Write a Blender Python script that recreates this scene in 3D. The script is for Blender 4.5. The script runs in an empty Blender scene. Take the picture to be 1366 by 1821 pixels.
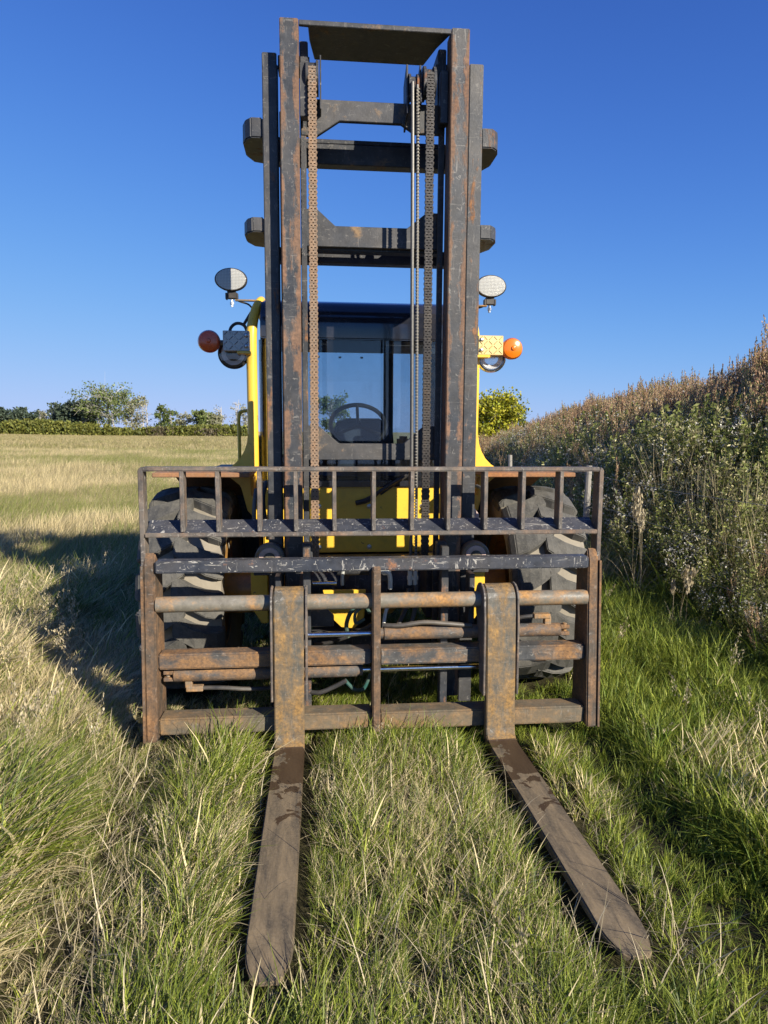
import bpy, bmesh, math, random
import numpy as np
from mathutils import Vector, Matrix
R = math.radians
S = bpy.context.scene

# ------------------------------------------------------------------ camera
CAM_PITCH, CAM_YAW, CAM_ROLL = 0.1169, 0.0953, 0.0053
cd = bpy.data.cameras.new('camera'); cam = bpy.data.objects.new('camera', cd); S.collection.objects.link(cam)
_fw = Vector((math.sin(CAM_YAW)*math.cos(CAM_PITCH), math.cos(CAM_YAW)*math.cos(CAM_PITCH), -math.sin(CAM_PITCH)))
_r = Vector((math.cos(CAM_YAW), -math.sin(CAM_YAW), 0)); _u = _r.cross(_fw)
_c, _s = math.cos(CAM_ROLL), math.sin(CAM_ROLL)
_r2 = _r*_c + _u*_s; _u2 = -_r*_s + _u*_c
cam.matrix_world = Matrix.Translation((-0.2971, -3.3735, 1.65)) @ Matrix((_r2, _u2, -_fw)).transposed().to_4x4()
cd.sensor_fit = 'VERTICAL'; cd.sensor_height = 36.0; cd.lens = 36.0*1210/1821
cd.clip_start = 0.05; cd.clip_end = 6000
S.camera = cam

# ------------------------------------------------------------------ light
SUN_AZ, SUN_EL = 38.0, 26.0      # sun stands behind the camera, to its right
w = bpy.data.worlds.new('World'); S.world = w; w.use_nodes = True
nt = w.node_tree; bg = nt.nodes['Background']
sky = nt.nodes.new('ShaderNodeTexSky'); sky.sky_type = 'NISHITA'; sky.sun_disc = False
sky.sun_elevation = R(SUN_EL); sky.sun_rotation = R(180-SUN_AZ)
sky.altitude = 700; sky.air_density = 0.7; sky.dust_density = 0.0; sky.ozone_density = 3.0
EXPO = 0.85
# tone of the whole sky (camera response per channel, the same in every direction): out = A s^g / (1 + B s^g)
def _m(op, a, b):
    x = nt.nodes.new('ShaderNodeMath'); x.operation = op
    for i_, v in ((0, a), (1, b)):
        if isinstance(v, (int, float)): x.inputs[i_].default_value = v
        else: nt.links.new(v, x.inputs[i_])
    return x.outputs[0]
sepc = nt.nodes.new('ShaderNodeSeparateColor'); comb = nt.nodes.new('ShaderNodeCombineColor')
nt.links.new(sky.outputs[0], sepc.inputs[0])
for ch, (g_, A_, B_) in enumerate(((1.4, 2.553, 4.255), (1.6, 6.0, 9.1), (2.0, 21.0, 21.6))):
    p_ = _m('POWER', _m('MULTIPLY', sepc.outputs[ch], .1), g_)
    nt.links.new(_m('MULTIPLY', _m('DIVIDE', _m('MULTIPLY', p_, A_), _m('ADD', _m('MULTIPLY', p_, B_), 1.0)), 10.0/2**EXPO), comb.inputs[ch])
nt.links.new(comb.outputs[0], bg.inputs[0]); bg.inputs[1].default_value = 0.1
sd = bpy.data.lights.new('sun', 'SUN'); sun = bpy.data.objects.new('sun', sd); S.collection.objects.link(sun)
sd.energy = 4.8; sd.angle = R(0.53); sd.color = (1.0, 0.92, 0.78)
_sv = Vector((math.sin(R(SUN_AZ))*math.cos(R(SUN_EL)), -math.cos(R(SUN_AZ))*math.cos(R(SUN_EL)), math.sin(R(SUN_EL))))
sun.rotation_euler = _sv.to_track_quat('Z', 'Y').to_euler(); sun.location = _sv*40
S.view_settings.view_transform = 'Standard'; S.view_settings.look = 'None'
S.view_settings.exposure = EXPO; S.view_settings.gamma = 1.0; S.view_settings.use_curve_mapping = False
S.cycles.max_bounces = 5; S.cycles.diffuse_bounces = 2; S.cycles.glossy_bounces = 3
S.cycles.transmission_bounces = 4; S.cycles.transparent_max_bounces = 8

# ------------------------------------------------------------------ mesh helpers
class MB:
    def __init__(s): s.v = []; s.f = []
    def add(s, vs, fs):
        n = len(s.v); s.v += [tuple(a) for a in vs]; s.f += [tuple(i+n for i in f) for f in fs]; return s
    def box(s, x0, x1, y0, y1, z0, z1):
        if x0 > x1: x0, x1 = x1, x0
        if y0 > y1: y0, y1 = y1, y0
        if z0 > z1: z0, z1 = z1, z0
        return s.add([(x0,y0,z0),(x1,y0,z0),(x1,y1,z0),(x0,y1,z0),(x0,y0,z1),(x1,y0,z1),(x1,y1,z1),(x0,y1,z1)],
                     [(0,3,2,1),(4,5,6,7),(0,1,5,4),(1,2,6,5),(2,3,7,6),(3,0,4,7)])
    def prism(s, pts, ax, a0, a1):
        # pts: 2D polygon in the two other axes (x: (y,z)  y: (x,z)  z: (x,y)), extruded from a0 to a1
        def P(p, a): return {'x': (a, p[0], p[1]), 'y': (p[0], a, p[1]), 'z': (p[0], p[1], a)}[ax]
        n = len(pts)
        return s.add([P(p, a0) for p in pts]+[P(p, a1) for p in pts],
                     [tuple(range(n))[::-1], tuple(range(n, 2*n))]+[(i, (i+1) % n, n+(i+1) % n, n+i) for i in range(n)])
    def tube(s, pts, r, n=10, smooth=True, caps=True):
        P = [Vector(p) for p in pts]
        if smooth and len(P) > 2:
            Q = []
            for i in range(len(P)-1):
                a = P[max(i-1, 0)]; b = P[i]; c = P[i+1]; d = P[min(i+2, len(P)-1)]
                for k in range(6):
                    t = k/6
                    Q.append(0.5*((2*b)+(c-a)*t+(2*a-5*b+4*c-d)*t*t+(3*b-a-3*c+d)*t**3))
            Q.append(P[-1]); P = Q
        m = len(P); rs = r if isinstance(r, (list, tuple)) else [r]*m
        if len(rs) != m: rs = list(np.interp(np.linspace(0, 1, m), np.linspace(0, 1, len(rs)), rs))
        T = (P[1]-P[0]).normalized(); up = Vector((0, 0, 1)) if abs(T.z) < .9 else Vector((1, 0, 0))
        N = T.cross(up).normalized(); vs = []
        for i in range(m):
            T = (P[min(i+1, m-1)]-P[max(i-1, 0)]).normalized()
            N = (N-T*N.dot(T)).normalized(); B = T.cross(N)
            for k in range(n):
                a = 2*math.pi*k/n; vs.append(P[i]+(N*math.cos(a)+B*math.sin(a))*rs[i])
        fs = [(i*n+k, i*n+(k+1) % n, (i+1)*n+(k+1) % n, (i+1)*n+k) for i in range(m-1) for k in range(n)]
        if caps: fs += [tuple(range(n))[::-1], tuple(range((m-1)*n, m*n))]
        return s.add(vs, fs)
    def cyl(s, a, b, r, n=16): return s.tube([a, b], r, n, False)
    def lathe(s, prof, c, ax='x', n=48, closed=False):
        # prof: list of (axial, radius)
        vs = []
        for k in range(n):
            a = 2*math.pi*k/n; ca, sa = math.cos(a), math.sin(a)
            for (u, r) in prof:
                vs.append({'x': (c[0]+u, c[1]+r*ca, c[2]+r*sa), 'y': (c[0]+r*ca, c[1]+u, c[2]+r*sa), 'z': (c[0]+r*ca, c[1]+r*sa, c[2]+u)}[ax])
        m = len(prof); mm = m if closed else m-1
        fs = [(k*m+i, k*m+(i+1) % m, ((k+1) % n)*m+(i+1) % m, ((k+1) % n)*m+i) for k in range(n) for i in range(mm)]
        return s.add(vs, fs)
    def mesh(s, name, bev=0, seg=1, smooth=False):
        me = bpy.data.meshes.new(name); me.from_pydata(s.v, [], s.f)
        bm = bmesh.new(); bm.from_mesh(me)
        bmesh.ops.recalc_face_normals(bm, faces=bm.faces)
        if bev:
            es = [e for e in bm.edges if len(e.link_faces) == 2 and e.calc_face_angle(0) > 0.5]
            bmesh.ops.bevel(bm, geom=es, offset=bev, segments=seg, affect='EDGES', clamp_overlap=True)
        if smooth:
            for f in bm.faces: f.smooth = True
            for e in bm.edges:
                if len(e.link_faces) == 2 and e.calc_face_angle(0) > 0.6: e.smooth = False
        bm.to_mesh(me); bm.free(); return me

def obj(name, me, mat, parent=None, label=None, kind=None):
    o = bpy.data.objects.new(name, me); S.collection.objects.link(o)
    if mat and not me.materials: me.materials.append(mat)
    if parent: o.parent = parent
    if label: o['label'] = label
    if kind: o['kind'] = kind
    return o
def part(name, mb, mat, parent, bev=0.0, seg=1, smooth=False, label=None, kind=None):
    return obj(name, mb.mesh(name, bev, seg, smooth), mat, parent, label, kind)
def thing(name, label, cat, loc=(0,0,0), group=None):
    o = bpy.data.objects.new(name, None); S.collection.objects.link(o); o.location = loc
    o['label'] = label; o['category'] = cat
    if group: o['group'] = group
    return o
def tag(o, label, cat, group=None):
    o['label'] = label; o['category'] = cat
    if group: o['group'] = group
    return o

# ------------------------------------------------------------------ materials
class NM:
    def __init__(s, name):
        s.m = bpy.data.materials.new(name); s.m.use_nodes = True; s.t = s.m.node_tree; s.t.nodes.clear()
        s.out = s.n('ShaderNodeOutputMaterial')
    def n(s, t, **k):
        x = s.t.nodes.new(t)
        for a, b in k.items(): setattr(x, a, b)
        return x
    def l(s, a, b): s.t.links.new(a, b)
    def coord(s, kind='Object', scale=(1,1,1), loc=(0,0,0)):
        tc = s.n('ShaderNodeTexCoord'); mp = s.n('ShaderNodeMapping')
        mp.inputs['Scale'].default_value = scale; mp.inputs['Location'].default_value = loc
        s.l(tc.outputs[kind], mp.inputs[0]); return mp.outputs[0]
    def noise(s, co, sc, det=6, rough=.6, dist=0):
        x = s.n('ShaderNodeTexNoise'); x.inputs['Scale'].default_value = sc; x.inputs['Detail'].default_value = det
        x.inputs['Roughness'].default_value = rough; x.inputs['Distortion'].default_value = dist
        s.l(co, x.inputs['Vector']); return x.outputs[0]
    def ramp(s, f, stops):
        x = s.n('ShaderNodeValToRGB'); e = x.color_ramp.elements
        while len(e) < len(stops): e.new(.5)
        for i, (p, c) in enumerate(stops):
            e[i].position = p; e[i].color = (c, c, c, 1) if not isinstance(c, tuple) else (*c, 1)
        s.l(f, x.inputs[0]); return x.outputs[0]
    def mix(s, f, a, b, mode='MIX'):
        x = s.n('ShaderNodeMix', data_type='RGBA', blend_type=mode)
        for i, v in ((0, f), (6, a), (7, b)):
            if isinstance(v, (int, float)): x.inputs[i].default_value = v if i == 0 else (v, v, v, 1)
            elif isinstance(v, tuple): x.inputs[i].default_value = (*v, 1)
            else: s.l(v, x.inputs[i])
        return x.outputs[2]
    def math(s, op, a, b=0.0, clamp=False):
        x = s.n('ShaderNodeMath', operation=op); x.use_clamp = clamp
        for i, v in ((0, a), (1, b)):
            if isinstance(v, (int, float)): x.inputs[i].default_value = v
            else: s.l(v, x.inputs[i])
        return x.outputs[0]
    def bump(s, h, strength=.3, dist=.01):
        x = s.n('ShaderNodeBump'); x.inputs['Strength'].default_value = strength; x.inputs['Distance'].default_value = dist
        s.l(h, x.inputs['Height']); return x.outputs[0]
    def pbr(s, col, rough=.6, metal=0.0, normal=None, spec=None, coat=0):
        b = s.n('ShaderNodeBsdfPrincipled')
        for nm, v in (('Base Color', col), ('Roughness', rough), ('Metallic', metal)):
            if isinstance(v, tuple): b.inputs[nm].default_value = (*v, 1)
            elif isinstance(v, (int, float)): b.inputs[nm].default_value = v
            else: s.l(v, b.inputs[nm])
        if normal: s.l(normal, b.inputs['Normal'])
        if spec is not None: b.inputs['Specular IOR Level'].default_value = spec
        if coat: b.inputs['Coat Weight'].default_value = coat; b.inputs['Coat Roughness'].default_value = .08
        return b.outputs[0]
    def done(s, sh): s.l(sh, s.out.inputs[0]); return s.m

def worn(name, paint, rust_lo=.52, rust_hi=.6, scale=5, scuff=.6, aniso=(1,1,1), rustA=(.30,.125,.05), rustB=(.13,.055,.028),
         rough=.5, scuffcol=(.30,.28,.25), seed=0, dust=.25, dustcol=(.24,.20,.15), edge=None):
    """Paint worn through to rust in patches, with pale scratches, chips and dust."""
    k = NM(name)
    co = k.coord('Object', aniso, (seed*3.1, seed*1.7, seed*.9)); c1 = k.coord('Object', (1,1,1), (seed, 0, 0))
    big = k.noise(co, scale, 9, .68, .3); fine = k.noise(c1, 70, 6, .7); mid = k.noise(c1, 18, 7, .65)
    mv = k.math('ADD', k.math('MULTIPLY', big, .72), k.math('MULTIPLY', mid, .28))
    if edge:   # wear runs along both edges of the flange (edge = flange centre, half width)
        sx = k.n('ShaderNodeSeparateXYZ'); k.l(c1, sx.inputs[0])
        off = k.math('ABSOLUTE', k.math('SUBTRACT', k.math('ABSOLUTE', k.math('SUBTRACT', sx.outputs[0], seed)), edge[0]))
        er = k.n('ShaderNodeMapRange'); k.l(off, er.inputs[0]); er.inputs[1].default_value = edge[1]*.25; er.inputs[2].default_value = edge[1]
        er.inputs[3].default_value = -.05; er.inputs[4].default_value = .085; mv = k.math('ADD', mv, er.outputs[0])
    mask = k.ramp(mv, [(rust_lo, 0.0), (rust_hi, 1.0)])
    rust = k.mix(k.ramp(fine, [(.35, 0.0), (.68, 1.0)]), rustB, rustA)
    rust = k.mix(k.ramp(mid, [(.55, 0.0), (.75, .6)]), rust, tuple(min(1, c*1.5) for c in rustA))
    pt = k.mix(k.ramp(mid, [(.3, 0.0), (.8, 1.0)]), tuple(c*.75 for c in paint), tuple(c*1.45+.012 for c in paint))
    # scratches: two directions of stretched noise, thresholded thin
    s1 = k.ramp(k.noise(k.coord('Object', (22, 22, 2.5), (seed+5, 0, 0)), 2.2, 5, .7, 1.2), [(.615, 0.0), (.65, 1.0)])
    s2 = k.ramp(k.noise(k.coord('Object', (3, 20, 26), (seed, 4, 0)), 2.4, 5, .7, 1.5), [(.615, 0.0), (.65, 1.0)])
    chip = k.ramp(k.noise(k.coord('Object', (1,1,1), (seed, 8, 3)), 34, 3, .6, .8), [(.64, 0.0), (.67, 1.0)])
    sc = k.math('MAXIMUM', k.math('MAXIMUM', s1, s2), chip)
    pt = k.mix(k.math('MULTIPLY', sc, scuff), pt, scuffcol)
    col = k.mix(mask, pt, rust)
    d = k.ramp(k.noise(c1, 3.3, 6, .6), [(.4, 0.0), (.75, 1.0)])
    col = k.mix(k.math('MULTIPLY', d, dust), col, dustcol)
    h = k.math('ADD', k.math('MULTIPLY', mask, .6), k.math('MULTIPLY', fine, .5))
    rg = k.mix(mask, rough, .88)
    return k.done(k.pbr(col, rg, 0.0, k.bump(h, .45, .004), .35))

def simple(name, col, rough=.5, metal=0.0, var=.25, sc=20, bump=.1, spec=.5, coat=0, dust=0, dustcol=(.22,.18,.13)):
    k = NM(name); c = k.coord()
    n = k.noise(c, sc, 6, .65); cc = k.mix(n, tuple(x*(1-var) for x in col), tuple(min(1, x*(1+var)) for x in col))
    if dust: cc = k.mix(k.ramp(k.noise(c, 4, 7, .7), [(.4, 0.0), (.7, dust)]), cc, dustcol)
    return k.done(k.pbr(cc, k.ramp(n, [(0, max(0, rough-.1)), (1, min(1, rough+.12))]), metal, k.bump(n, bump, .003), spec, coat))

M = {}
RAIL_AN = (2.2, 2.2, .35)
M['rail'] = worn('worn_black_rail', (.027,.031,.038), .50, .565, 6.5, .42, (1.6,1.6,.45), (.22,.125,.078), (.105,.062,.043), seed=1, rough=.45, edge=(.435,.047))
M['rail_outer'] = worn('worn_black_outer_rail', (.033,.036,.042), .555, .62, 6, .32, RAIL_AN, (.27,.13,.06), (.12,.06,.03), seed=4, rough=.45)
M['black'] = worn('black_chassis_paint', (.026,.029,.036), .60, .66, 6, .35, seed=7, rough=.5, dust=.15)
M['cross'] = worn('worn_crossmember', (.032,.035,.041), .55, .63, 4.5, .22, (1,1,1), (.24,.16,.09), (.13,.08,.045), seed=9, rough=.5, dust=.25)
M['bar'] = worn('scuffed_black_bar', (.032,.037,.050), .60, .66, 6, .85, seed=12, rough=.42, dust=.2, scuffcol=(.42,.40,.36))
M['guard'] = worn('guard_steel', (.075,.066,.060), .47, .62, 9, .7, (1,1,.5), (.25,.16,.105), (.12,.08,.055), seed=14, rough=.55, dust=.35, dustcol=(.30,.26,.21))
M['plate'] = worn('rusty_side_plate', (.058,.045,.034), .42, .60, 9, .4, (1,1,.35), (.27,.145,.065), (.095,.054,.030), seed=17, rough=.6, dust=.15)
M['fork'] = worn('rusty_fork_steel', (.085,.082,.070), .40, .58, 8, .45, (1.6,1.6,.45), (.33,.19,.062), (.115,.074,.036), seed=20, rough=.45, dust=.12, dustcol=(.22,.18,.12))
M['pipe'] = worn('rusty_shaft', (.17,.155,.125), .46, .58, 4.0, .35, (.8,1,1), (.42,.22,.075), (.17,.10,.048), seed=23, rough=.38, dust=.12)
M['beam'] = worn('rusty_beam', (.055,.057,.060), .45, .56, 4.5, .55, (.6,1,1), (.29,.155,.062), (.11,.062,.034), seed=26, rough=.5, dust=.25)
M['beam2'] = worn('muddy_beam', (.105,.088,.062), .45, .60, 3.8, .35, (.6,1,1), (.27,.155,.062), (.11,.072,.04), seed=29, rough=.7, dust=.35, dustcol=(.22,.185,.13))
M['chain'] = worn('rusty_chain', (.16,.13,.10), .40, .6, 12, .3, (1,1,.4), (.36,.22,.125), (.17,.10,.06), seed=31, rough=.55)
M['chain_dark'] = worn('shaded_chain', (.020,.017,.016), .5, .7, 12, .15, (1,1,.4), (.07,.045,.028), (.035,.024,.016), seed=33, rough=.4)  # darkened chain copy: shade of right chain and link gaps put into colour
M['chrome'] = simple('chrome_rod', (.75,.77,.8), .16, 1.0, .08, 60, .02)
M['zinc'] = simple('zinc_bolt', (.55,.56,.57), .35, .9, .2, 40, .1)
M['rubber_black'] = simple('black_rubber', (.018,.018,.020), .5, 0, .3, 40, .15, .4, dust=.3)
M['hose'] = simple('hydraulic_hose', (.035,.035,.037), .5, 0, .4, 60, .2, .4, dust=.5)
M['hose_green'] = simple('green_hose', (.02,.075,.065), .5, 0, .4, 60, .2, .4, dust=.5)
M['hose_grey'] = simple('ribbed_hose', (.10,.095,.085), .45, .3, .5, 60, .3, .5)  # paler grey than the plain hose
M['fitting'] = simple('painted_fitting', (.55,.55,.50), .45, .2, .25, 50, .2)
M['pinkwhite'] = simple('faded_white_washer', (.62,.45,.40), .6, 0, .25, 50, .2, dust=.4)
M['amber'] = simple('amber_lens', (.72,.17,.008), .22, 0, .12, 25, .05, .5, coat=.4)
M['amber_dark'] = simple('shaded_amber_lens', (.62,.090,.018), .25, 0, .15, 25, .05, .5, coat=.4)  # darker amber copy, the left lamp's shade put into its colour
M['seat'] = simple('black_vinyl', (.030,.036,.050), .55, 0, .25, 12, .03)
M['fender'] = worn('rusty_fender', (.25,.12,.05), .40, .6, 5, .3, (1,1,1), (.40,.17,.06), (.20,.085,.035), seed=40, rough=.75, dust=.3)
M['dash'] = simple('cab_trim', (.020,.022,.028), .55, 0, .25, 30, .15)

def yellow(name, col, dirt=.35, lo=.5):
    k = NM(name); c = k.coord()
    n = k.noise(c, 5, 8, .65); f = k.noise(c, 60, 5, .6)
    cc = k.mix(f, tuple(x*.93 for x in col), tuple(min(1, x*1.05) for x in col))
    cc = k.mix(k.ramp(n, [(lo, 0.0), (lo+.22, dirt)]), cc, (.20,.115,.045))
    chips = k.ramp(k.noise(k.coord('Object', (1,1,1), (3,3,3)), 30, 4, .6, .8), [(.68, 0.0), (.70, .8)])
    cc = k.mix(chips, cc, (.10,.06,.04))
    return k.done(k.pbr(cc, .38, 0, k.bump(f, .06, .002), .5, .25))
M['yellow'] = yellow('cab_yellow', (.78,.48,.045), .38, .50)
M['yellow_dirty'] = yellow('dirty_yellow', (.60,.28,.035), .85, .40)

def tyre_mat():
    k = NM('dusty_rubber'); c = k.coord()
    n = k.noise(c, 7, 8, .65); f = k.noise(c, 90, 6, .7)
    col = k.mix(k.ramp(n, [(.35, 0.0), (.7, 1.0)]), (.062,.061,.057), (.145,.136,.118))
    col = k.mix(k.ramp(f, [(.5, 0.0), (.75, .5)]), col, (.20,.185,.155))
    return k.done(k.pbr(col, .85, 0, k.bump(k.math('ADD', f, n), .4, .004), .25))
M['tyre'] = tyre_mat()
k = NM('tyre_mud'); c = k.coord(); n = k.noise(c, 9, 8, .65)
M['tyre_mud'] = k.done(k.pbr(k.mix(n, (.14,.125,.10), (.36,.315,.245)), .95, 0, k.bump(n, .5, .006), .2))

def tint_glass(name, tint, gl=.06, rough=.02):
    k = NM(name); tr = k.n('ShaderNodeBsdfTransparent'); tr.inputs[0].default_value = (*tint, 1)
    g = k.n('ShaderNodeBsdfGlossy'); g.inputs['Roughness'].default_value = rough; g.inputs[0].default_value = (1,1,1,1)
    fr = k.n('ShaderNodeFresnel'); fr.inputs[0].default_value = 1.5
    c = k.coord(); dn = k.ramp(k.noise(c, 9, 7, .7), [(.35, .0), (.8, .045)])
    d = k.n('ShaderNodeBsdfDiffuse'); d.inputs[0].default_value = (.35,.32,.28,1)
    m1 = k.n('ShaderNodeMixShader'); k.l(k.math('ADD', fr.outputs[0], gl), m1.inputs[0]); k.l(tr.outputs[0], m1.inputs[1]); k.l(g.outputs[0], m1.inputs[2])
    m2 = k.n('ShaderNodeMixShader'); k.l(dn, m2.inputs[0]); k.l(m1.outputs[0], m2.inputs[1]); k.l(d.outputs[0], m2.inputs[2])
    return k.done(m2.outputs[0])
M['glass'] = tint_glass('tinted_cab_glass', (.76,.82,.86), .0)
M['clear'] = tint_glass('lamp_glass', (.95,.95,.95), .05)
M['gloss_black'] = simple('glossy_black_panel', (.012,.014,.022), .12, 0, .2, 10, .03, .5, coat=.6, dust=.10)
k = NM('work_lamp_lens'); c = k.coord('Object', (1,1,1))
gx = k.n('ShaderNodeTexWave', wave_type='BANDS', bands_direction='X'); gx.inputs['Scale'].default_value = 34; k.l(c, gx.inputs[0])
gz = k.n('ShaderNodeTexWave', wave_type='BANDS', bands_direction='Z'); gz.inputs['Scale'].default_value = 34; k.l(c, gz.inputs[0])
gg = k.ramp(k.math('MINIMUM', gx.outputs[0], gz.outputs[0]), [(.0, 0.0), (.25, 1.0)])
M['lens'] = k.done(k.pbr(k.mix(gg, (.30,.29,.26), (.50,.49,.44)), .3, .25, k.bump(gg, .5, .003), .6, .4))
k = NM('diamond_plate'); c = k.coord('Object', (1,1,1))
M['diamond'] = k.done(k.pbr(k.mix(k.noise(c, 14, 6, .6), (.60,.40,.12), (.72,.55,.28)), .42, .25, k.bump(k.noise(c, 60, 4), .1, .002), .5))
M['reflector'] = simple('lamp_reflector', (.80,.82,.84), .3, .45, .08, 12, .02)
M['diamond_grey'] = simple('diamond_plate_grey', (.36,.36,.34), .4, .5, .25, 20, .1)

# fork blade: brown worn steel with wet oil stains near the heel
k = NM('worn_fork_blade'); c = k.coord('Object', (3, .6, 3)); c1 = k.coord()
big = k.noise(c, 5.5, 9, .72, .4); fine = k.noise(c1, 90, 6, .7)
lng = k.noise(k.coord('Object', (30, 1.5, 10)), 3, 6, .7)
col = k.mix(k.ramp(big, [(.35, 0.0), (.68, 1.0)]), (.058,.049,.036), (.265,.195,.110))
col = k.mix(k.ramp(fine, [(.45, 0.0), (.75, .5)]), col, (.27,.21,.135))
col = k.mix(k.ramp(lng, [(.55, 0.0), (.68, .35)]), col, (.055,.048,.042))
sp = k.n('ShaderNodeSeparateXYZ'); tcw = k.n('ShaderNodeTexCoord'); k.l(tcw.outputs['Object'], sp.inputs[0])
grad = k.n('ShaderNodeMapRange'); k.l(sp.outputs[1], grad.inputs[0])
grad.inputs[1].default_value = -1.0; grad.inputs[2].default_value = -.22; grad.inputs[3].default_value = -.10; grad.inputs[4].default_value = .17; 
st = k.ramp(k.math('ADD', k.noise(c1, 9, 4, .5, .4), grad.outputs[0]), [(.59, 0.0), (.605, 1.0)])
col = k.mix(k.math('MULTIPLY', st, .85), col, (.040,.022,.012))
rg = k.mix(st, .72, .38)
M['blade'] = k.done(k.pbr(col, rg, 0, k.bump(k.math('ADD', fine, lng), .3, .002), .4))

def leafmat(name, cA, cB, cC=None, trans=.35, worldscale=.8, rough=.55, wlo=.4, whi=.62, xg=0.0):
    """cA/cB mixed per blade (vertex colour red), shifted towards cC by a world-space noise."""
    k = NM(name)
    at = k.n('ShaderNodeAttribute'); at.attribute_name = 'bc'
    sep = k.n('ShaderNodeSeparateColor'); k.l(at.outputs['Color'], sep.inputs[0])
    oi = k.n('ShaderNodeObjectInfo')
    geo = k.n('ShaderNodeNewGeometry')
    wn = k.noise(geo.outputs['Position'], worldscale, 5, .6)
    var = k.math('ADD', k.math('MULTIPLY', sep.outputs[1], .75), .55)
    r = k.math('ADD', sep.outputs[0], k.math('MULTIPLY', k.math('SUBTRACT', oi.outputs['Random'], .5), .5), True)
    if cC:
        w_ = k.ramp(wn, [(wlo, 0.0), (whi, 1.0)])
        # world noise chooses how many blades are straw (cC)
        thr = k.math('ADD', k.math('MULTIPLY', w_, .8), .12)
        if xg:   # fresher green growth towards the bank side of the field, drier on the open side
            sx = k.n('ShaderNodeSeparateXYZ'); k.l(geo.outputs['Position'], sx.inputs[0])
            mr_ = k.n('ShaderNodeMapRange'); k.l(sx.outputs[0], mr_.inputs[0])
            mr_.inputs[1].default_value = -2.2; mr_.inputs[2].default_value = 1.6; mr_.inputs[3].default_value = xg*1.35; mr_.inputs[4].default_value = -xg*1.5
            thr = k.math('ADD', thr, mr_.outputs[0])
        pick = k.math('LESS_THAN', sep.outputs[2], thr)
        col = k.mix(pick, k.mix(r, cA, cB), k.mix(sep.outputs[1], tuple(x*.75 for x in cC), tuple(min(1, x*1.25) for x in cC)))
    else: col = k.mix(r, cA, cB)
    vm = k.n('ShaderNodeVectorMath', operation='SCALE'); k.l(col, vm.inputs[0]); k.l(var, vm.inputs['Scale']); col = vm.outputs[0]
    b = k.pbr(col, rough, 0, None, .35)
    tl = k.n('ShaderNodeBsdfTranslucent'); k.l(col, tl.inputs[0])
    ms = k.n('ShaderNodeMixShader'); ms.inputs[0].default_value = trans
    k.l(b, ms.inputs[1]); k.l(tl.outputs[0], ms.inputs[2])
    return k.done(ms.outputs[0])
G1, G2, STRAW = (.075,.115,.014), (.33,.37,.050), (.60,.50,.28)
M['grass'] = leafmat('grass_blades', G1, G2, STRAW, .28, .55, .5, .42, .74, .30)
M['grass_green'] = leafmat('green_grass_blades', (.085,.145,.014), (.41,.44,.070), STRAW, .38, .8, .5, .42, .78, .32)
M['straw'] = leafmat('dry_seed_heads', (.42,.34,.20), (.56,.48,.32), None, .3)
M['field'] = leafmat('field_grass_blades', (.17,.20,.04), (.30,.29,.08), (.50,.41,.215), .35, .16, .5, .30, .60)
M['weed_green'] = leafmat('weed_leaves', (.110,.150,.030), (.34,.36,.095), (.52,.47,.24), .42, 1.2, .6, .45, .8)
M['weed_rust'] = leafmat('rusty_plumes', (.42,.24,.14), (.68,.50,.31), (.40,.40,.15), .42, .9, .7, .48, .80)
M['weed_white'] = leafmat('thistle_down', (.50,.46,.37), (.92,.88,.78), None, .3)
M['weed_stem'] = leafmat('weed_stems', (.16,.14,.06), (.34,.29,.17), None, .2)
M['bark'] = simple('pale_bark', (.33,.30,.25), .85, 0, .3, 3, .3)
M['twig'] = simple('bare_twigs', (.44,.41,.36), .85, 0, .25, 3, .1)
M['post'] = simple('weathered_post', (.27,.25,.22), .9, 0, .3, 30, .3)
M['wire'] = simple('fence_wire', (.25,.25,.25), .5, .8, .2, 30, 0)

# ------------------------------------------------------------------ terrain
def smooth(a, b, x):
    t = np.clip((x-a)/(b-a), 0, 1); return t*t*(3-2*t)
def vnoise(x, y, s, seed):
    rng = np.random.RandomState(seed); out = 0
    for i in range(6):
        a = rng.uniform(0, 6.28); f = s*rng.uniform(.6, 1.8); p = rng.uniform(0, 6.28)
        out = out+np.sin((x*math.cos(a)+y*math.sin(a))*f+p+1.3*np.sin((x*math.sin(a)-y*math.cos(a))*f*.7+p*2))
    return out/6
def crest_x(y): return 5.3+.115*np.maximum(y-4, -8)+.0032*np.maximum(y-4, 0)**2
def bank(x, y):
    c = crest_x(y)
    h = .62*smooth(c-2.2, c-1.2, x)+1.25*smooth(c-1.4, c+2.4, x)
    f = smooth(.6, 5.8, y)*(1-smooth(60, 90, y))*(1.02-.22*smooth(5.5, 11.0, y))*(1-smooth(c+4, c+9, x))
    return h*f*(1+.14*vnoise(x, y, .9, 5))
def ground_z(x, y):
    x = np.asarray(x, float); y = np.asarray(y, float)
    z = bank(x, y)
    z = z+.02*vnoise(x, y, 1.6, 3)*(1-smooth(20, 60, y)) + .5*smooth(-50, -110, x)*smooth(80, 200, y)
    rut = np.exp(-((x+1.14)/.13)**2)+np.exp(-((x-1.08)/.14)**2)
    z = z-.035*rut*(1-smooth(30, 60, y))
    return z
def axis_vals(lo, hi, fine0, fine1, step, g=1.13):
    v = list(np.arange(fine0, fine1+1e-6, step)); s = step; a = fine1
    while a < hi: s *= g; a += s; v.append(min(a, hi))
    s = step; a = fine0
    while a > lo: s *= g; a -= s; v.insert(0, max(a, lo))
    return np.array(v)
gx_ = axis_vals(-3000, 3000, -3, 11, .16); gy_ = axis_vals(-30, 5000, -3, 14, .16, 1.08)
X, Y = np.meshgrid(gx_, gy_); Z = ground_z(X, Y)
nx = len(gx_); ny = len(gy_)
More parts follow.
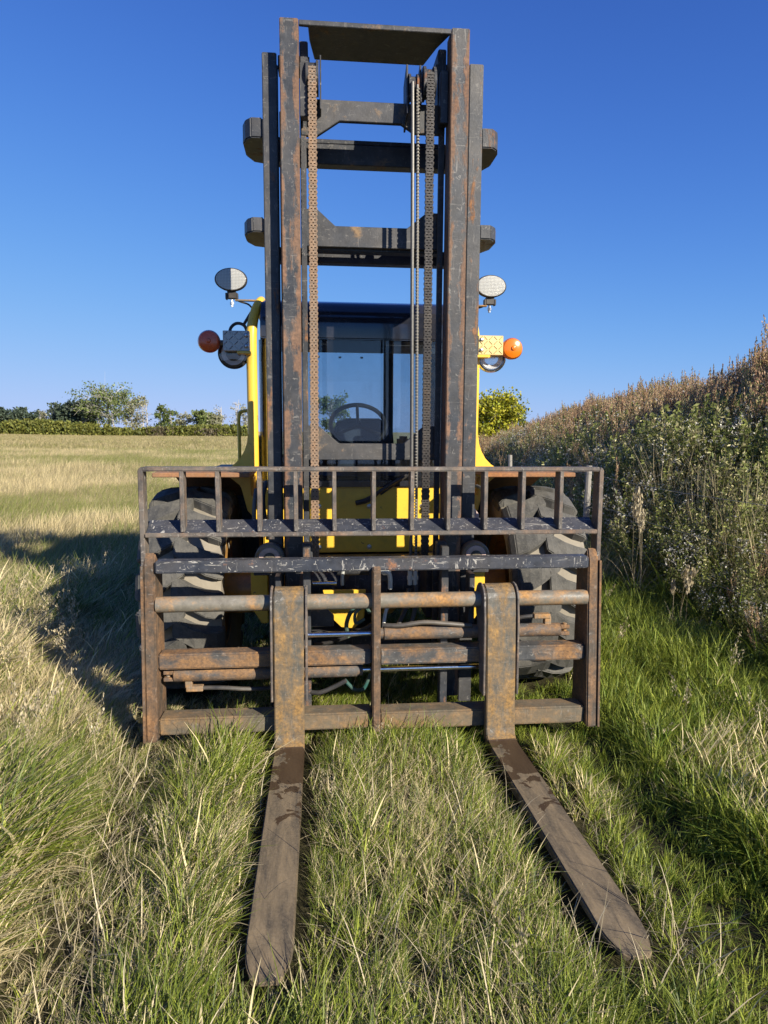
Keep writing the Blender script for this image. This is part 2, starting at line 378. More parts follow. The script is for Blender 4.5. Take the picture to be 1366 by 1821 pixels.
vs = np.stack([X.ravel(), Y.ravel(), Z.ravel()], 1)
i = np.arange(nx-1)[None, :]+nx*np.arange(ny-1)[:, None]; i = i.ravel()
me = bpy.data.meshes.new('field'); me.from_pydata(vs.tolist(), [], np.stack([i, i+1, i+nx+1, i+nx], 1).tolist())
for p in me.polygons: p.use_smooth = True
k = NM('field_ground'); geo = k.n('ShaderNodeNewGeometry'); P = geo.outputs['Position']
mp = k.n('ShaderNodeMapping'); mp.inputs['Scale'].default_value = (.35, 1, 1); k.l(P, mp.inputs[0])
a = k.noise(mp.outputs[0], .10, 8, .6); b = k.noise(P, 3.5, 8, .7); c_ = k.noise(P, .9, 6, .7)
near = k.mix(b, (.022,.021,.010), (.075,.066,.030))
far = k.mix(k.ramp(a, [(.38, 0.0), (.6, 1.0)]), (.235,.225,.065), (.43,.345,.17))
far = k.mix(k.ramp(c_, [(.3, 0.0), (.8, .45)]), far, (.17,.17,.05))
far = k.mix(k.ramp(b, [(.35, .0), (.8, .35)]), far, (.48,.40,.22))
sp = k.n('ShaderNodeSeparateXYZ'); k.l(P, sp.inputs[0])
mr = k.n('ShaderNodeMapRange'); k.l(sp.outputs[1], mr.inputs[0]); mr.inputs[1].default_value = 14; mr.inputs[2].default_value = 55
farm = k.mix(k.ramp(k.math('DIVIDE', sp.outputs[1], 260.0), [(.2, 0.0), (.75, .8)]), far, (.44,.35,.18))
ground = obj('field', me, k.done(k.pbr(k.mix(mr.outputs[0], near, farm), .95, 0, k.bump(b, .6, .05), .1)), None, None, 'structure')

# ------------------------------------------------------------------ forklift
FL = thing('forklift', 'yellow and black rough terrain forklift with its mast down, seen head on in the grass', 'forklift')
mast = part  # alias for brevity
def both(fn):
    for s in (-1, 1): fn(s)

# --- mast rails (built as channels)
def channel(x_in, x_out, y0, y1, z0, z1, t=.02, web='in'):
    m = MB()
    m.box(x_in, x_out, y0, y0+t, z0, z1); m.box(x_in, x_out, y1-t, y1, z0, z1)
    if web == 'in': a, b = x_in, x_in+math.copysign(t, x_out)
    else: a, b = x_out-math.copysign(t, x_out), x_out
    m.box(a, b, y0+t-.001, y1-t+.001, z0, z1)
    return m
def rails(s):
    part('inner_mast_rail', channel(s*.388, s*.482, .30, .43, .16, 3.695), M['rail'], FL, .004, 2)
    part('outer_mast_rail', channel(s*.502, s*.577, .385, .52, .09, 3.572, .022, 'out'), M['rail_outer'], FL, .004, 2)
    part('fixed_mast_rail', channel(s*.425, s*.50, .545, .645, .12, 3.36, .02), M['black'], FL, .003)
    # inward wear strip of the outer rail seen between chain and rail
    part('wear_strip', MB().box(s*.355, s*.386, .455, .475, .35, 3.34), M['rail_outer'], FL, .002)
    # lift cylinder with chrome rod behind
    part('lift_cylinder', MB().cyl((s*.462, .69, .5), (s*.462, .69, 2.05), .032, 16), M['black'], FL, 0, 1, True)
    part('lift_rod', MB().cyl((s*.372, .505, 2.0), (s*.372, .505, 3.60), .012, 12), M['chrome'] if s < 0 else M['black'], FL, 0, 1, True)
both(rails)
# top plate with clipped rear corners
part('mast_top_plate', MB().prism([(-.386,.302),(.386,.302),(.380,.325),(.335,.445),(.290,.62),(-.31,.62),(-.335,.44),(-.340,.325),(-.386,.322)], 'z', 3.665, 3.690), M['cross'], FL, .003)
def topbits(s):
    part('rail_cap', MB().box(s*.335, s*.50, .46, .56, 3.535, 3.60), M['cross'], FL, .004)
    part('mast_head_block', MB().box(s*.343, s*.387, .435, .62, 3.38, 3.662), M['black'], FL, .006)
    part('sheave_bracket', MB().box(s*.345, s*.385, .36, .42, 3.26, 3.52), M['black'], FL, .003)
both(topbits)
# crossmembers
def gus(y, z0, z1, up, t=.03):
    d = .16; x = .386
    if up > 0: pts = [(-x,z0),(x,z0),(x,z1+up),(.30,z1+up),(.30-up*.55-.06,z1),(-.30+up*1.15,z1),(-.30,z1+up),(-x,z1+up)]
    else: pts = [(-x,z1),(-x,z0+up),(-.30,z0+up),(-.30+.12,z0),(.22-.07,z0),(.22,z0+up*.55),(x,z0+up*.55),(x,z1)]
    return MB().prism(pts, 'y', y, y+t)
part('upper_crossmember', gus(.45, 3.285, 3.388, -.08), M['cross'], FL, .003)
part('middle_crossmember', gus(.50, 2.655, 2.765, .085), M['cross'], FL, .003)
part('middle_crossmember_back', MB().box(-.386, .386, .53, .60, 2.640, 2.665), M['black'], FL, .003)
part('lower_crossmember', gus(.50, 1.492, 1.585, .10), M['cross'], FL, .003)
part('rear_crossmember', MB().box(-.60, .60, .71, .79, 3.16, 3.27).box(-.60,.60,.72,.79,3.275,3.30), M['cross'], FL, .004)
part('rear_crossmember', MB().box(-.60, .60, .71, .79, 2.62, 2.70), M['black'], FL, .004)
# wrap-around outer brackets
def bracket(s, z0, z1, yb):
    out = [(s*.579,.405),(s*.640,.405),(s*.672,.44),(s*.690,.50),(s*.690,yb-.10),(s*.655,yb-.02),(s*.60,yb),(s*.579,yb)]
    part('mast_wrap_bracket', MB().prism(out, 'z', z0, z1), M['rail_outer'], FL, .006, 2)
for s in (-1, 1):
    bracket(s, 3.165, 3.265, .76); bracket(s, 2.695, 2.770, .72)

# --- chains: each link a piece of its own
def chain(x, y, z0, z1, mat, skew=0):
    base = part('lift_chain', MB().cyl((x, y, z0), (x, y, z1), .0035, 8), mat, FL)
    A = MB(); B = MB()
    for o in (-.0180, 0, .0180): A.box(o-.0052, o+.0052, -.010, .004, -.0072, .0072)
    for o in (-.0115, .0115): B.box(o-.0085, o+.0085, -.008, .004, -.0072, .0072)
    A = A.mesh('link', .002); B = B.mesh('link', .002)
    for me_ in (A, B): me_.materials.append(mat)
    pitch = .0139; n = int((z1-z0)/pitch)
    pins = MB(); rnd = random.Random(3)
    for i in range(n):
        z = z0+(i+.5)*pitch; dx = rnd.uniform(-.0007, .0007)
        hw = .0212 if i % 2 else .0182
        pins.box(x+dx-hw, x+dx+hw, y-.0095, y+.002, z+pitch/2-.0044, z+pitch/2+.0042)
        o = obj('link', A if i % 2 == 0 else B, None, base)
        o.location = (x+dx, y+rnd.uniform(-.001,.001), z)
    part('pin_row', pins, mat, base, kind='stuff')
    part('chain_gap_shade', MB().box(x-.017, x+.017, y-.0015, y+.0085, z0, z1), M['chain_dark'], base)  # added dark strip, paints the shade seen through the link gaps
chain(-.321, .345, .93, 3.50, M['chain'])
chain(.288, .345, .93, 3.50, M['chain_dark'])
def sheave(x, y, z, r, w):
    m = MB().lathe([(-w, .012), (-w, r), (-w*.6, r), (-w*.5, r-.012), (w*.5, r-.012), (w*.6, r), (w, r), (w, .012)], (x, y, z), 'x', 28, True)
    part('chain_sheave', m, M['black'], FL, 0, 1, True)
sheave(-.321, .415, 3.47, .082, .033); sheave(.288, .415, 3.47, .082, .033)
part('sheave_side_plate', MB().box(-.283,-.275,.36,.52,3.30,3.56), M['black'], FL, .002)
part('hose_sheave_plate', MB().prism([(.36,3.30),(.50,3.26),(.52,3.50),(.40,3.56)], 'x', .168, .178), M['black'], FL, .002)
part('hose_sheave_plate', MB().prism([(.36,3.36),(.50,3.30),(.52,3.50),(.40,3.56)], 'x', .238, .248), M['black'], FL, .002)
sheave(.207, .43, 3.45, .07, .026)
# --- hoses running down the mast
part('mast_hose', MB().tube([(.196,.355,3.45),(.197,.335,3.1),(.201,.33,2.4),(.206,.33,1.7),(.208,.33,1.1),(.206,.34,.86)], .0098, 10), M['hose_grey'], FL, 0, 1, True)
sp_ = MB().tube([(.222,.36,3.44),(.224,.34,3.1),(.229,.335,2.4),(.235,.335,1.7),(.238,.335,1.1),(.236,.34,.86)], .0075, 10)
hs_ = part('mast_hose', sp_, M['hose_grey'], FL, 0, 1, True, label='hydraulic hose wrapped in a steel coil')
coil = MB()
for i in range(150):
    z = .95+i*.0165; t = (z-.86)/2.58; xx = .237-.014*t; coil.lathe([(-.003,.0086),(0,.0102),(.003,.0086)], (xx, .336, z), 'z', 10)
M['coil'] = simple('steel_coil', (.30,.27,.215), .5, .3, .35, 60, .1)
part('coil_sleeve', coil, M['coil'], hs_, kind='stuff')
for x in (.206, .236): part('hose_fitting', MB().cyl((x,.34,.80),(x,.34,.88),.013,8).cyl((x,.34,.83),(x,.34,.85),.018,6), M['fitting'], FL)

# --- load backrest guard (flat bar, front edge at Y .05)
gy0, gy1 = .05, .13
part('guard_top_bar', MB().box(-1.165, 1.165, gy0, gy1, 1.452, 1.474), M['guard'], FL, .005, 2)
for s in (-1, 1):
    part('guard_end_post', MB().prism([(1.158*s,.93),(1.182*s,.93),(1.182*s,1.455),(1.176*s,1.468),(1.164*s,1.474),(1.158*s,1.452)], 'y', gy0, gy1), M['guard'], FL, .003, 1)
gb = None
for i, x in enumerate((-.980,-.795,-.604,-.412,-.218,-.024,.170,.366,.562,.757,.957)):
    if gb is None:
        me_ = MB().box(-.0105, .0105, gy0+.002, gy1-.002, 1.150, 1.4525).mesh('guard_bar', .003, 1)
    gb = obj('guard_bar', me_, M['guard'], FL); gb.location.x = x
    gb.rotation_euler.y = random.Random(i).uniform(-.006, .006)
part('guard_shelf', MB().prism([(.055,1.140),(.160,1.200),(.160,1.188),(.055,1.128)], 'x', -1.156, 1.156), M['bar'], FL, .002)
part('guard_lip', MB().box(-1.156, 1.156, .040, .056, 1.126, 1.148), M['guard'], FL, .004, 2)

# --- carriage
part('carriage_top_bar', MB().box(-1.108, 1.108, .02, .10, .948, 1.010), M['bar'], FL, .006, 2)
for s in (-1, 1):
    pr = [(.06,1.05),(.13,.99),(.20,.94),(.20,.10),(-.028,.095),(.035,.985)]
    part('carriage_side_plate', MB().prism(pr, 'x', s*1.112, s*1.168), M['plate'], FL, .007, 2)
    part('side_plate_wear_strip', MB().prism([(.026,.985),(.10,.985),(.05,.098),(-.036,.098)], 'x', s*1.1685, s*1.180), M['plate'], FL, .001)
part('carriage_center_plate', MB().prism([(-.030,.11),(-.015,.955),(.0,.975),(.10,.945),(.10,.11)], 'x', -.030, .010), M['plate'], FL, .005, 2)
part('fork_shaft', MB().cyl((-1.111,.05,.785),(1.111,.05,.785),.040,28), M['pipe'], FL, 0, 1, True)
# middle beam and lower beam sections between center plate and forks
part('carriage_middle_beam', MB().box(-1.111, -.031, .03, .13, .452, .532), M['beam'], FL, .008, 2)
part('carriage_middle_beam', MB().box(.011, 1.111, .03, .13, .448, .530), M['beam'], FL, .008, 2)
part('carriage_lower_beam', MB().box(-1.111, -.031, .005, .125, .118, .205), M['beam2'], FL, .008, 2)
part('carriage_lower_beam', MB().box(.011, 1.111, .005, .125, .108, .200), M['beam2'], FL, .008, 2)
for s in (-1, 1):
    part('carriage_upright', MB().box(s*.345, s*.385, .13, .20, .12, 1.05), M['rail_outer'], FL, .004)
    part('carriage_upright', MB().box(s*.50, s*.53, .14, .24, .55, .90), M['rail_outer'], FL, .004)
# side shift cylinders
def side_cyl(xa, xb, z, rod_to, clev):
    d = 1 if xb > xa else -1
    c_ = part('shift_cylinder', MB().cyl((xa,.09,z),(xb,.09,z),.036,22), M['beam'], FL, .003, 1, True)
    part('gland', MB().cyl((xb,.09,z),(xb+d*.03,.09,z),.030,18), M['beam'], c_)
    part('clevis', MB().box(xa, xa-d*.05, .065, .115, z-.028, z-.008).box(xa, xa-d*.05, .065, .115, z+.008, z+.028), M['beam'], c_, .003)
    part('clevis_pin', MB().cyl((xa-d*.03,.09,z-.034),(xa-d*.03,.09,z+.034),.011,10), M['pipe'], c_)
    part('shift_rod', MB().cyl((xb+d*.02,.09,z),(rod_to,.09,z),.0135,16), M['chrome'], FL, 0, 1, True)
side_cyl(-1.045, -.105, .405, .56, 1)
side_cyl(.985, .035, .600, -.37, 1)
part('port_elbow', MB().box(-.99,-.955,.075,.11,.335,.375).box(-.985,-.90,.07,.11,.318,.345), M['pipe'], FL, .003)
part('port_elbow', MB().box(.90,.935,.075,.11,.63,.675).box(.84,.93,.07,.11,.665,.69), M['pipe'], FL, .003)
part('cylinder_hose', MB().tube([(-.90,.09,.331),(-.80,.08,.332),(-.68,.09,.318),(-.56,.14,.30),(-.45,.22,.28)], .011, 10), M['hose'], FL, 0, 1, True)
part('cylinder_hose', MB().tube([(.86,.09,.678),(.78,.10,.668),(.70,.14,.64),(.62,.2,.63)], .011, 10), M['hose'], FL, 0, 1, True)
part('cylinder_hose', MB().tube([(.50,.07,.636),(.36,.055,.655),(.24,.055,.664),(.12,.06,.648),(.03,.08,.646)], .012, 10), M['hose'], FL, 0, 1, True)
part('cylinder_hose', MB().tube([(-.37,.15,.27),(-.30,.12,.275),(-.22,.11,.31),(-.16,.10,.345)], .012, 10), M['hose'], FL, 0, 1, True)
part('cylinder_hose', MB().tube([(-.17,.11,.345),(-.14,.11,.31),(-.11,.13,.28),(-.06,.2,.26),(-.02,.3,.30)], .010, 10), M['hose_green'], FL, 0, 1, True)

# --- forks
def fork(xc, w=.149, rot=0.0, ear=True):
    x0, x1 = xc-w/2, xc+w/2
    prof = []
    cy, cz, ro, ri = .048, .785, .082, .046
    # outer contour: tip -> along top of blade -> heel inside -> up the front face -> over the shaft -> down the back
    top = [(-1.555,.066), (-1.35,.076), (-.60,.078), (-.150,.074), (-.105,.080), (-.082,.098), (-.074,.130)]
    prof += top
    prof += [(-.056,.45), (-.042,.72)]
    for a in np.linspace(185, 20, 9): prof.append((cy+ro*math.cos(R(a)), cz+ro*math.sin(R(a))))
    for a in np.linspace(20, 185, 9): prof.append((cy+ri*math.cos(R(a)), cz+ri*math.sin(R(a))))
    prof += [(.004,.70), (-.008,.45), (-.022,.13), (-.030,.070), (-.060,.034), (-.15,.022), (-.60,.026), (-1.35,.044), (-1.555,.052)]
    n = len(prof); f = MB()
    def P_(p, side):
        y, z = p; x = x0 if side == 0 else x1
        if y < -1.38:
            t = min(1, (-1.38-y)/.175); inset = .072*(1-math.sqrt(max(0, 1-t**2.4*.90)))
            x = x0+inset if side == 0 else x1-inset
        return (x, y, z)
    # insert extra tip points
    pr = []
    for a, b in zip(prof, prof[1:]+prof[:1]):
        pr.append(a)
        if (a[0] <= -1.30 and b[0] <= -1.30 and abs(a[0]-b[0]) > .1):
            for t in np.linspace(.1, .97, 12): pr.append((a[0]+(b[0]-a[0])*t, a[1]+(b[1]-a[1])*t))
    n = len(pr)
    vs = [P_(p, 0) for p in pr]+[P_(p, 1) for p in pr]
    fs = [(i, (i+1) % n, n+(i+1) % n, n+i) for i in range(n)]+[tuple(range(n)), tuple(range(n, 2*n))[::-1]]
    f.add(vs, fs); me = f.mesh('fork', .0045, 2)
    bmx = bmesh.new(); bmx.from_mesh(me)
    bmesh.ops.triangulate(bmx, faces=[f_ for f_ in bmx.faces if len(f_.verts) > 4])
    me.materials.append(M['fork']); me.materials.append(M['blade'])
    for f_ in bmx.faces:
        c0 = f_.calc_center_median(); f_.material_index = 1 if c0.y < -.095 and c0.z < .11 else 0
    bmx.to_mesh(me); bmx.free()
    o = obj('fork', me, None, FL)
    for v in me.vertices: v.co.x -= xc
    o.location.x = xc; o.rotation_euler.z = rot
    if ear:
        for sgn in (-1, 1):
            e = [(-.060,.30),(-.050,.70)]
            for a in np.linspace(190, 0, 10): e.append((.048+.088*math.cos(R(a)), .785+.088*math.sin(R(a))))
            e += [(.12,.70),(.06,.60),(.02,.30)]
            xx = sgn*(w/2+.012)
            part('fork_ear', MB().prism(e, 'x', xx-.006, xx+.006), M['guard'], o, .003)
    return o
fork(-.453, .149, -.004)
fork(.630, .152, .024)

# --- roller ends at both sides
for s in (-1, 1):
    rr = part('mast_roller', MB().lathe([(0,.0),(0,.074),(.008,.080),(.06,.080),(.07,.06),(.07,0)], (s*.567,.29,.968), 'y', 32), M['pipe'], FL, 0, 1, True)
    part('washer', MB().lathe([(-.006,.033),(-.008,.046),(-.008,.056),(.002,.060)], (s*.567,.29,.968), 'y', 28), M['pinkwhite'], rr, 0, 1, True)
    part('hub_cap', MB().lathe([(-.012,0),(-.012,.022),(-.004,.032)], (s*.567,.29,.968), 'y', 20), M['beam2'], rr, 0, 1, True)
    part('roller_bracket', MB().box(s*.49, s*.66, .36, .50, .86, .93), M['black'], FL, .004)
    part('anchor_block', MB().box(s*.335, s*.39, .22, .29, .93, 1.06), M['cross'], FL, .008)

# --- wheels
def wheel(x, y, r, w, s, lugn, name='front_wheel'):
    cz = r-.015
    W_ = thing_part = bpy.data.objects.new(name, MB().lathe(
        [(-w*.36,r*.56),(-w*.44,r*.62),(-w*.52,r*.76),(-w*.50,r*.87),(-w*.44,r*.89),(-w*.2,r*.91),(0,r*.915),(w*.2,r*.91),(w*.44,r*.89),(w*.50,r*.87),(w*.52,r*.76),(w*.44,r*.62),(w*.36,r*.56)],
        (0,0,0), 'x', 64).mesh('tyre_carcass', 0, 1, True))
    S.collection.objects.link(W_); W_.data.materials.append(M['tyre_mud']); W_.parent = FL; W_.location = (x, y, cz)
    # lug
    da = 2*math.pi/lugn
    def lug_mesh(sg):
        # lateral stations from past the centre out to the shoulder and down the sidewall
        st = [(-.035, 1.0, -.30), (.0, 1.0, -.22), (w*.18, .998, .02), (w*.33, .99, .16), (w*.47, .965, .22), (w*.535, .91, .22), (w*.535, .82, .20)]
        wd = [.25, .27, .28, .31, .33, .32, .27]
        base_ = [.90, .90, .90, .89, .87, .84, .79]
        vs = []
        for (u, rr, off), hw, bs in zip(st, wd, base_):
            for q in (-1, 1):
                a = (off+q*hw)*da*1.0
                vs.append((sg*u, math.cos(a)*rr*r, math.sin(a)*rr*r))
            for q in (1, -1):
                a = (off+q*hw*1.22)*da
                ub = u if u < w*.5 else u-.03
                vs.append((sg*ub, math.cos(a)*bs*r, math.sin(a)*bs*r))
        fs = []
        for i in range(len(st)-1):
            for q in range(4): fs.append((i*4+q, i*4+(q+1) % 4, (i+1)*4+(q+1) % 4, (i+1)*4+q))
        n = len(st)-1; fs += [(0,1,2,3), (n*4+3,n*4+2,n*4+1,n*4)]
        m_ = MB().add(vs, fs).mesh('lug', .006, 2); m_.materials.append(M['tyre'])
        for p in m_.polygons: p.use_smooth = False
        return m_
    LA, LB = lug_mesh(1), lug_mesh(-1)
    for i in range(lugn):
        for me_, ph in ((LA, 0), (LB, .5)):
            l = bpy.data.objects.new('lug', me_); S.collection.objects.link(l); l.parent = W_
            l.rotation_euler.x = (i+ph)*da+.07
    rim = MB().lathe([(-w*.40,r*.56),(-w*.40,r*.60),(-w*.34,r*.57),(-w*.30,r*.50),(w*.05,r*.47),(w*.10,r*.2),(w*.22,r*.19),(w*.26,0.001)] if s > 0 else
                     [(w*.40,r*.56),(w*.40,r*.60),(w*.34,r*.57),(w*.30,r*.50),(-w*.05,r*.47),(-w*.10,r*.2),(-w*.22,r*.19),(-w*.26,0.001)], (0,0,0), 'x', 40)
    part('rim', rim, M['yellow_dirty'], W_, 0, 1, True)
    rim2 = MB().lathe([(s*w*.42,r*.62),(s*w*.40,r*.55),(s*w*.20,r*.48),(s*w*.12,r*.24)], (0,0,0), 'x', 40)
    part('rim_flange', rim2, M['yellow_dirty'], W_, 0, 1, True)
for s in (-1, 1): wheel(s*1.095, 1.10, .655, .46, s, 17)
for s in (-1, 1): wheel(s*.98, 3.55, .52, .34, s, 18, 'rear_wheel')

# --- chassis, axle, fenders
part('front_axle', MB().cyl((-.88,1.10,.63),(.88,1.10,.63),.12,20).lathe([(-.17,0),(-.15,.14),(0,.22),(.15,.14),(.17,0)], (0,1.10,.63), 'y', 24), M['black'], FL, 0, 1, True)
part('rear_axle', MB().cyl((-.82,3.55,.50),(.82,3.55,.50),.08,16), M['black'], FL, 0, 1, True)
part('chassis', MB().box(-.46,-.36,.72,4.1,.50,.86).box(.36,.46,.72,4.1,.50,.86).box(-.36,.36,1.5,4.0,.42,.84).box(-.40,.40,.74,.80,.30,.42), M['black'], FL, .006)
part('belly_plate', MB().box(-.34,.10,1.0,1.8,.26,.34), M['beam2'], FL, .004)
for s in (-1, 1):
    part('fender', MB().prism([(.62,1.385),(1.15,1.385),(1.70,1.18),(1.71,1.20),(1.16,1.412),(.62,1.412)], 'x', s*.70, s*1.25), M['fender'], FL, .004, label='rust brown flat fender plate above the tyre')
    part('inner_fender', MB().prism([(.86,1.37),(1.70,1.37),(1.70,.70),(1.45,.70),(1.35,1.15),(1.0,1.28),(.90,1.25)], 'x', s*.70, s*.72), M['yellow_dirty'], FL, .003)
    part('drive_hub', MB().cyl((s*.62,1.10,.63),(s*.93,1.10,.63),.17,24), M['yellow_dirty'], FL, .006, 1, True)
    part('axle_bracket', MB().prism([(.75,.95),(1.35,.95),(1.25,.62),(1.0,.50),(.85,.62)], 'x', s*.50, s*.56), M['yellow_dirty'], FL, .004)
part('fuel_tank', MB().box(-1.18,-.72,1.72,2.75,.62,1.36), M['black'], FL, .03, 3)
part('battery_box', MB().box(.72,1.12,1.72,2.55,.62,1.36), M['black'], FL, .03, 3)
for s in (-1, 1):
    part('cab_step', MB().box(s*.72, s*1.10, 1.72, 2.4, .38, .42), M['black'], FL, .004)
# engine hood and counterweight
part('engine_hood', MB().prism([(2.45,.80),(4.20,.80),(4.32,.95),(4.30,1.30),(4.1,1.42),(2.45,1.50)], 'x', -.62, .62), M['yellow'], FL, .05, 3)
part('counterweight', MB().prism([(4.05,.42),(4.48,.48),(4.55,1.05),(4.34,1.12),(4.05,1.1)], 'x', -.78, .78), M['black'], FL, .05, 3)

# --- cab
CY = 1.06
front = MB().box(-.66,.66,CY,CY+.03,.86,1.292)
part('front_panel', front, M['yellow'], FL, .008, 2)
part('front_lower_panel', MB().prism([(-.60,.845),(.60,.845),(.60,.62),(.30,.56),(.18,.44),(-.10,.44),(-.22,.56),(-.60,.62)], 'y', CY-.005, CY+.03), M['yellow_dirty'], FL, .006)
part('panel_seam', MB().box(-.655,.655,CY-.004,CY-.001,1.044,1.052), M['yellow_dirty'], FL)
for x, z in ((.03,1.165),(.03,.895),(-.30,1.165),(.38,1.165),(-.30,.895),(.40,.895)):
    part('panel_bolt', MB().lathe([(-.012,0),(-.010,.008),(-.004,.012),(-.003,.016),(.0,.016)], (x,CY,z), 'y', 12), M['zinc'], FL, 0, 1, True)
part('yellow_bracket', MB().prism([(-.28,.70),(-.02,.70),(-.03,.52),(-.09,.46),(-.17,.47),(-.25,.55)], 'y', .66, .68), M['yellow'], FL, .003)
for s in (-1, 1):
    part('mast_mount', MB().prism([(s*.60,.90),(s*.70,.86),(s*.70,.62),(s*.64,.52),(s*.60,.52)], 'y', .60, .66), M['yellow'], FL, .006)
part('cowl', MB().box(-.68,.68,CY-.02,CY+.05,1.294,1.335), M['gloss_black'], FL, .006, 2)
# windshield glass, flat middle with cylindrical corners
def curved_front(z0, z1, mat, name, rc=.10):
    prof = [(-.685, CY+.28), (-.68, CY+.10), (-.655, CY+.045), (-.61, CY+.012), (-.55, CY)]
    pts = prof+[(-x, y) for x, y in prof[::-1]]
    m = MB(); n = len(pts)
    vs = [(x, y, z0) for x, y in pts]+[(x, y, z1) for x, y in pts]+[(x*.99, y+.006, z0) for x, y in pts]+[(x*.99, y+.006, z1) for x, y in pts]
    fs = [(i, i+1, n+i+1, n+i) for i in range(n-1)]+[(2*n+i+1, 2*n+i, 3*n+i, 3*n+i+1) for i in range(n-1)]
    fs += [(i, 2*n+i, 2*n+i+1, i+1) for i in range(n-1)]+[(n+i+1, 3*n+i+1, 3*n+i, n+i) for i in range(n-1)]
    m.add(vs, fs)
    return part(name, m, mat, FL, 0, 1, True)
curved_front(1.337, 2.235, M['glass'], 'windshield')
# roof visor: rounded forward edge sweeping up to the roof
prof = [(CY-.002,2.240),(CY-.004,2.30),(CY+.004,2.36),(CY+.03,2.425),(CY+.08,2.468),(CY+.16,2.495),(CY+.30,2.505),(2.42,2.505),(2.46,2.46),(2.46,2.36),(2.40,2.36),(2.38,2.42),(CY+.20,2.42),(CY+.07,2.38),(CY+.04,2.30),(CY+.04,2.240)]
part('roof', MB().prism(prof, 'x', -.66, .66), M['gloss_black'], FL, .004, 1, True)
part('roof_trim', MB().box(-.655,.655,CY-.010,CY-.003,2.232,2.238), M['gloss_black'], FL)
part('header_panel', MB().box(-.64,.64,CY+.05,CY+.07,2.16,2.235), M['dash'], FL)
for s in (-1, 1):
    # yellow corner pillar with flared foot and curved head
    pil = part('cab_pillar', MB().tube([(s*.718,CY+.03,1.40),(s*.718,CY+.03,1.70),(s*.719,CY+.03,2.00),(s*.718,CY+.03,2.24),(s*.706,CY+.05,2.36),(s*.682,CY+.09,2.45),(s*.665,CY+.18,2.50),(s*.662,CY+.35,2.51)], [.034,.034,.034,.034,.032,.028,.022,.02], 14), M['yellow'], FL, 0, 1, True)
    fl = [(s*.69,1.395),(s*.69,1.62),(s*.748,1.64),(s*.756,1.58),(s*.772,1.53),(s*.80,1.48),(s*.84,1.44),(s*.905,1.40),(s*.905,1.385),(s*.80,1.30),(s*.76,1.14),(s*.69,1.06)]
    part('pillar_foot', MB().prism(fl, 'y', CY+.0, CY+.32), M['yellow'], FL, .010, 2)
    part('rear_pillar', MB().box(s*.64, s*.70, 2.36, 2.44, 1.30, 2.42), M['gloss_black'], FL, .01, 2)
    part('roof_rail', MB().box(s*.655, s*.70, CY+.16, 2.44, 2.40, 2.495), M['yellow'], FL, .012, 2)
    part('door_sill', MB().box(s*.66, s*.71, CY+.10, 2.44, 1.06, 1.42), M['yellow'], FL, .01, 2)
    part('door_glass', MB().box(s*.680, s*.686, CY+.30, 2.36, 1.42, 2.40), M['glass'], FL)
    part('door_post', MB().box(s*.66, s*.70, 1.72, 1.76, 1.42, 2.40), M['gloss_black'], FL, .004)
part('cab_floor', MB().box(-.66,.66,CY+.05,2.44,1.02,1.06), M['dash'], FL)
part('rear_wall', MB().box(-.64,.64,2.38,2.43,1.06,1.46).box(-.64,.64,2.38,2.43,2.305,2.42).box(.245,.325,2.38,2.43,1.46,2.305).box(-.64,-.60,2.38,2.43,1.46,2.305).box(.60,.64,2.38,2.43,1.46,2.305), M['dash'], FL, .004)
part('rear_window', MB().box(-.60,.245,2.40,2.405,1.46,2.305).box(.325,.60,2.40,2.405,1.46,2.305), M['glass'], FL)
for x in (-.30,-.12,.06): part('window_clip', MB().box(x-.012,x+.012,2.375,2.38,2.255,2.27), M['dash'], FL, .003)
part('dashboard', MB().prism([(CY+.04,1.06),(CY+.04,1.36),(1.30,1.40),(1.38,1.34),(1.42,1.06)], 'x', -.5, .5), M['dash'], FL, .02, 2)
part('steering_column', MB().tube([(-.02,1.28,1.36),(-.02,1.46,1.60)], .04, 14, False), M['dash'], FL, 0, 1, True)
sw = part('steering_wheel', MB().lathe([(.016*math.cos(a), .195+.016*math.sin(a)) for a in np.linspace(0, 2*math.pi, 11)[:-1]], (0,0,0), 'z', 40, True), M['rubber_black'], FL, 0, 1, True)
sw.location = (-.02,1.50,1.70); sw.rotation_euler.x = R(48)
for a in (90, 210, 330):
    part('spoke', MB().tube([(0,0,-.01),(.19*math.cos(R(a)),.19*math.sin(R(a)),0)], .011, 8, False), M['rubber_black'], sw, 0, 1, True)
part('seat_back', MB().prism([(-.19,1.24),(.27,1.24),(.29,1.50),(.27,1.70),(.20,1.755),(-.12,1.755),(-.19,1.70),(-.21,1.50)], 'y', 1.90, 2.02), M['seat'], FL, .03, 3, True)
part('seat_cushion', MB().box(-.20,.28,1.50,2.02,1.16,1.28), M['seat'], FL, .03, 3, True)
part('armrest', MB().box(.31,.37,1.6,1.98,1.36,1.62), M['seat'], FL, .02, 2, True)
# wiper on the front panel
wp = part('wiper', MB().tube([(-.06,CY-.03,1.19),(.02,CY-.045,1.215),(.12,CY-.05,1.285),(.27,CY-.045,1.375)], [.016,.018,.011,.008], 8), M['rubber_black'], FL, 0, 1, True)
part('wiper_blade', MB().box(-.004,.004,0,.012,0,.0), M['rubber_black'], wp) if False else None
part('wiper_blade', MB().tube([(.10,CY-.03,1.245),(.20,CY-.03,1.315),(.33,CY-.03,1.405)], .007, 6, False), M['rubber_black'], wp)
# handrail on the left rear of the cab
part('handrail', MB().tube([(-.76,1.85,1.80),(-.86,1.85,1.80),(-.893,1.85,1.76),(-.893,1.85,1.55),(-.893,1.85,1.42)], .013, 8), M['yellow'], FL, 0, 1, True)

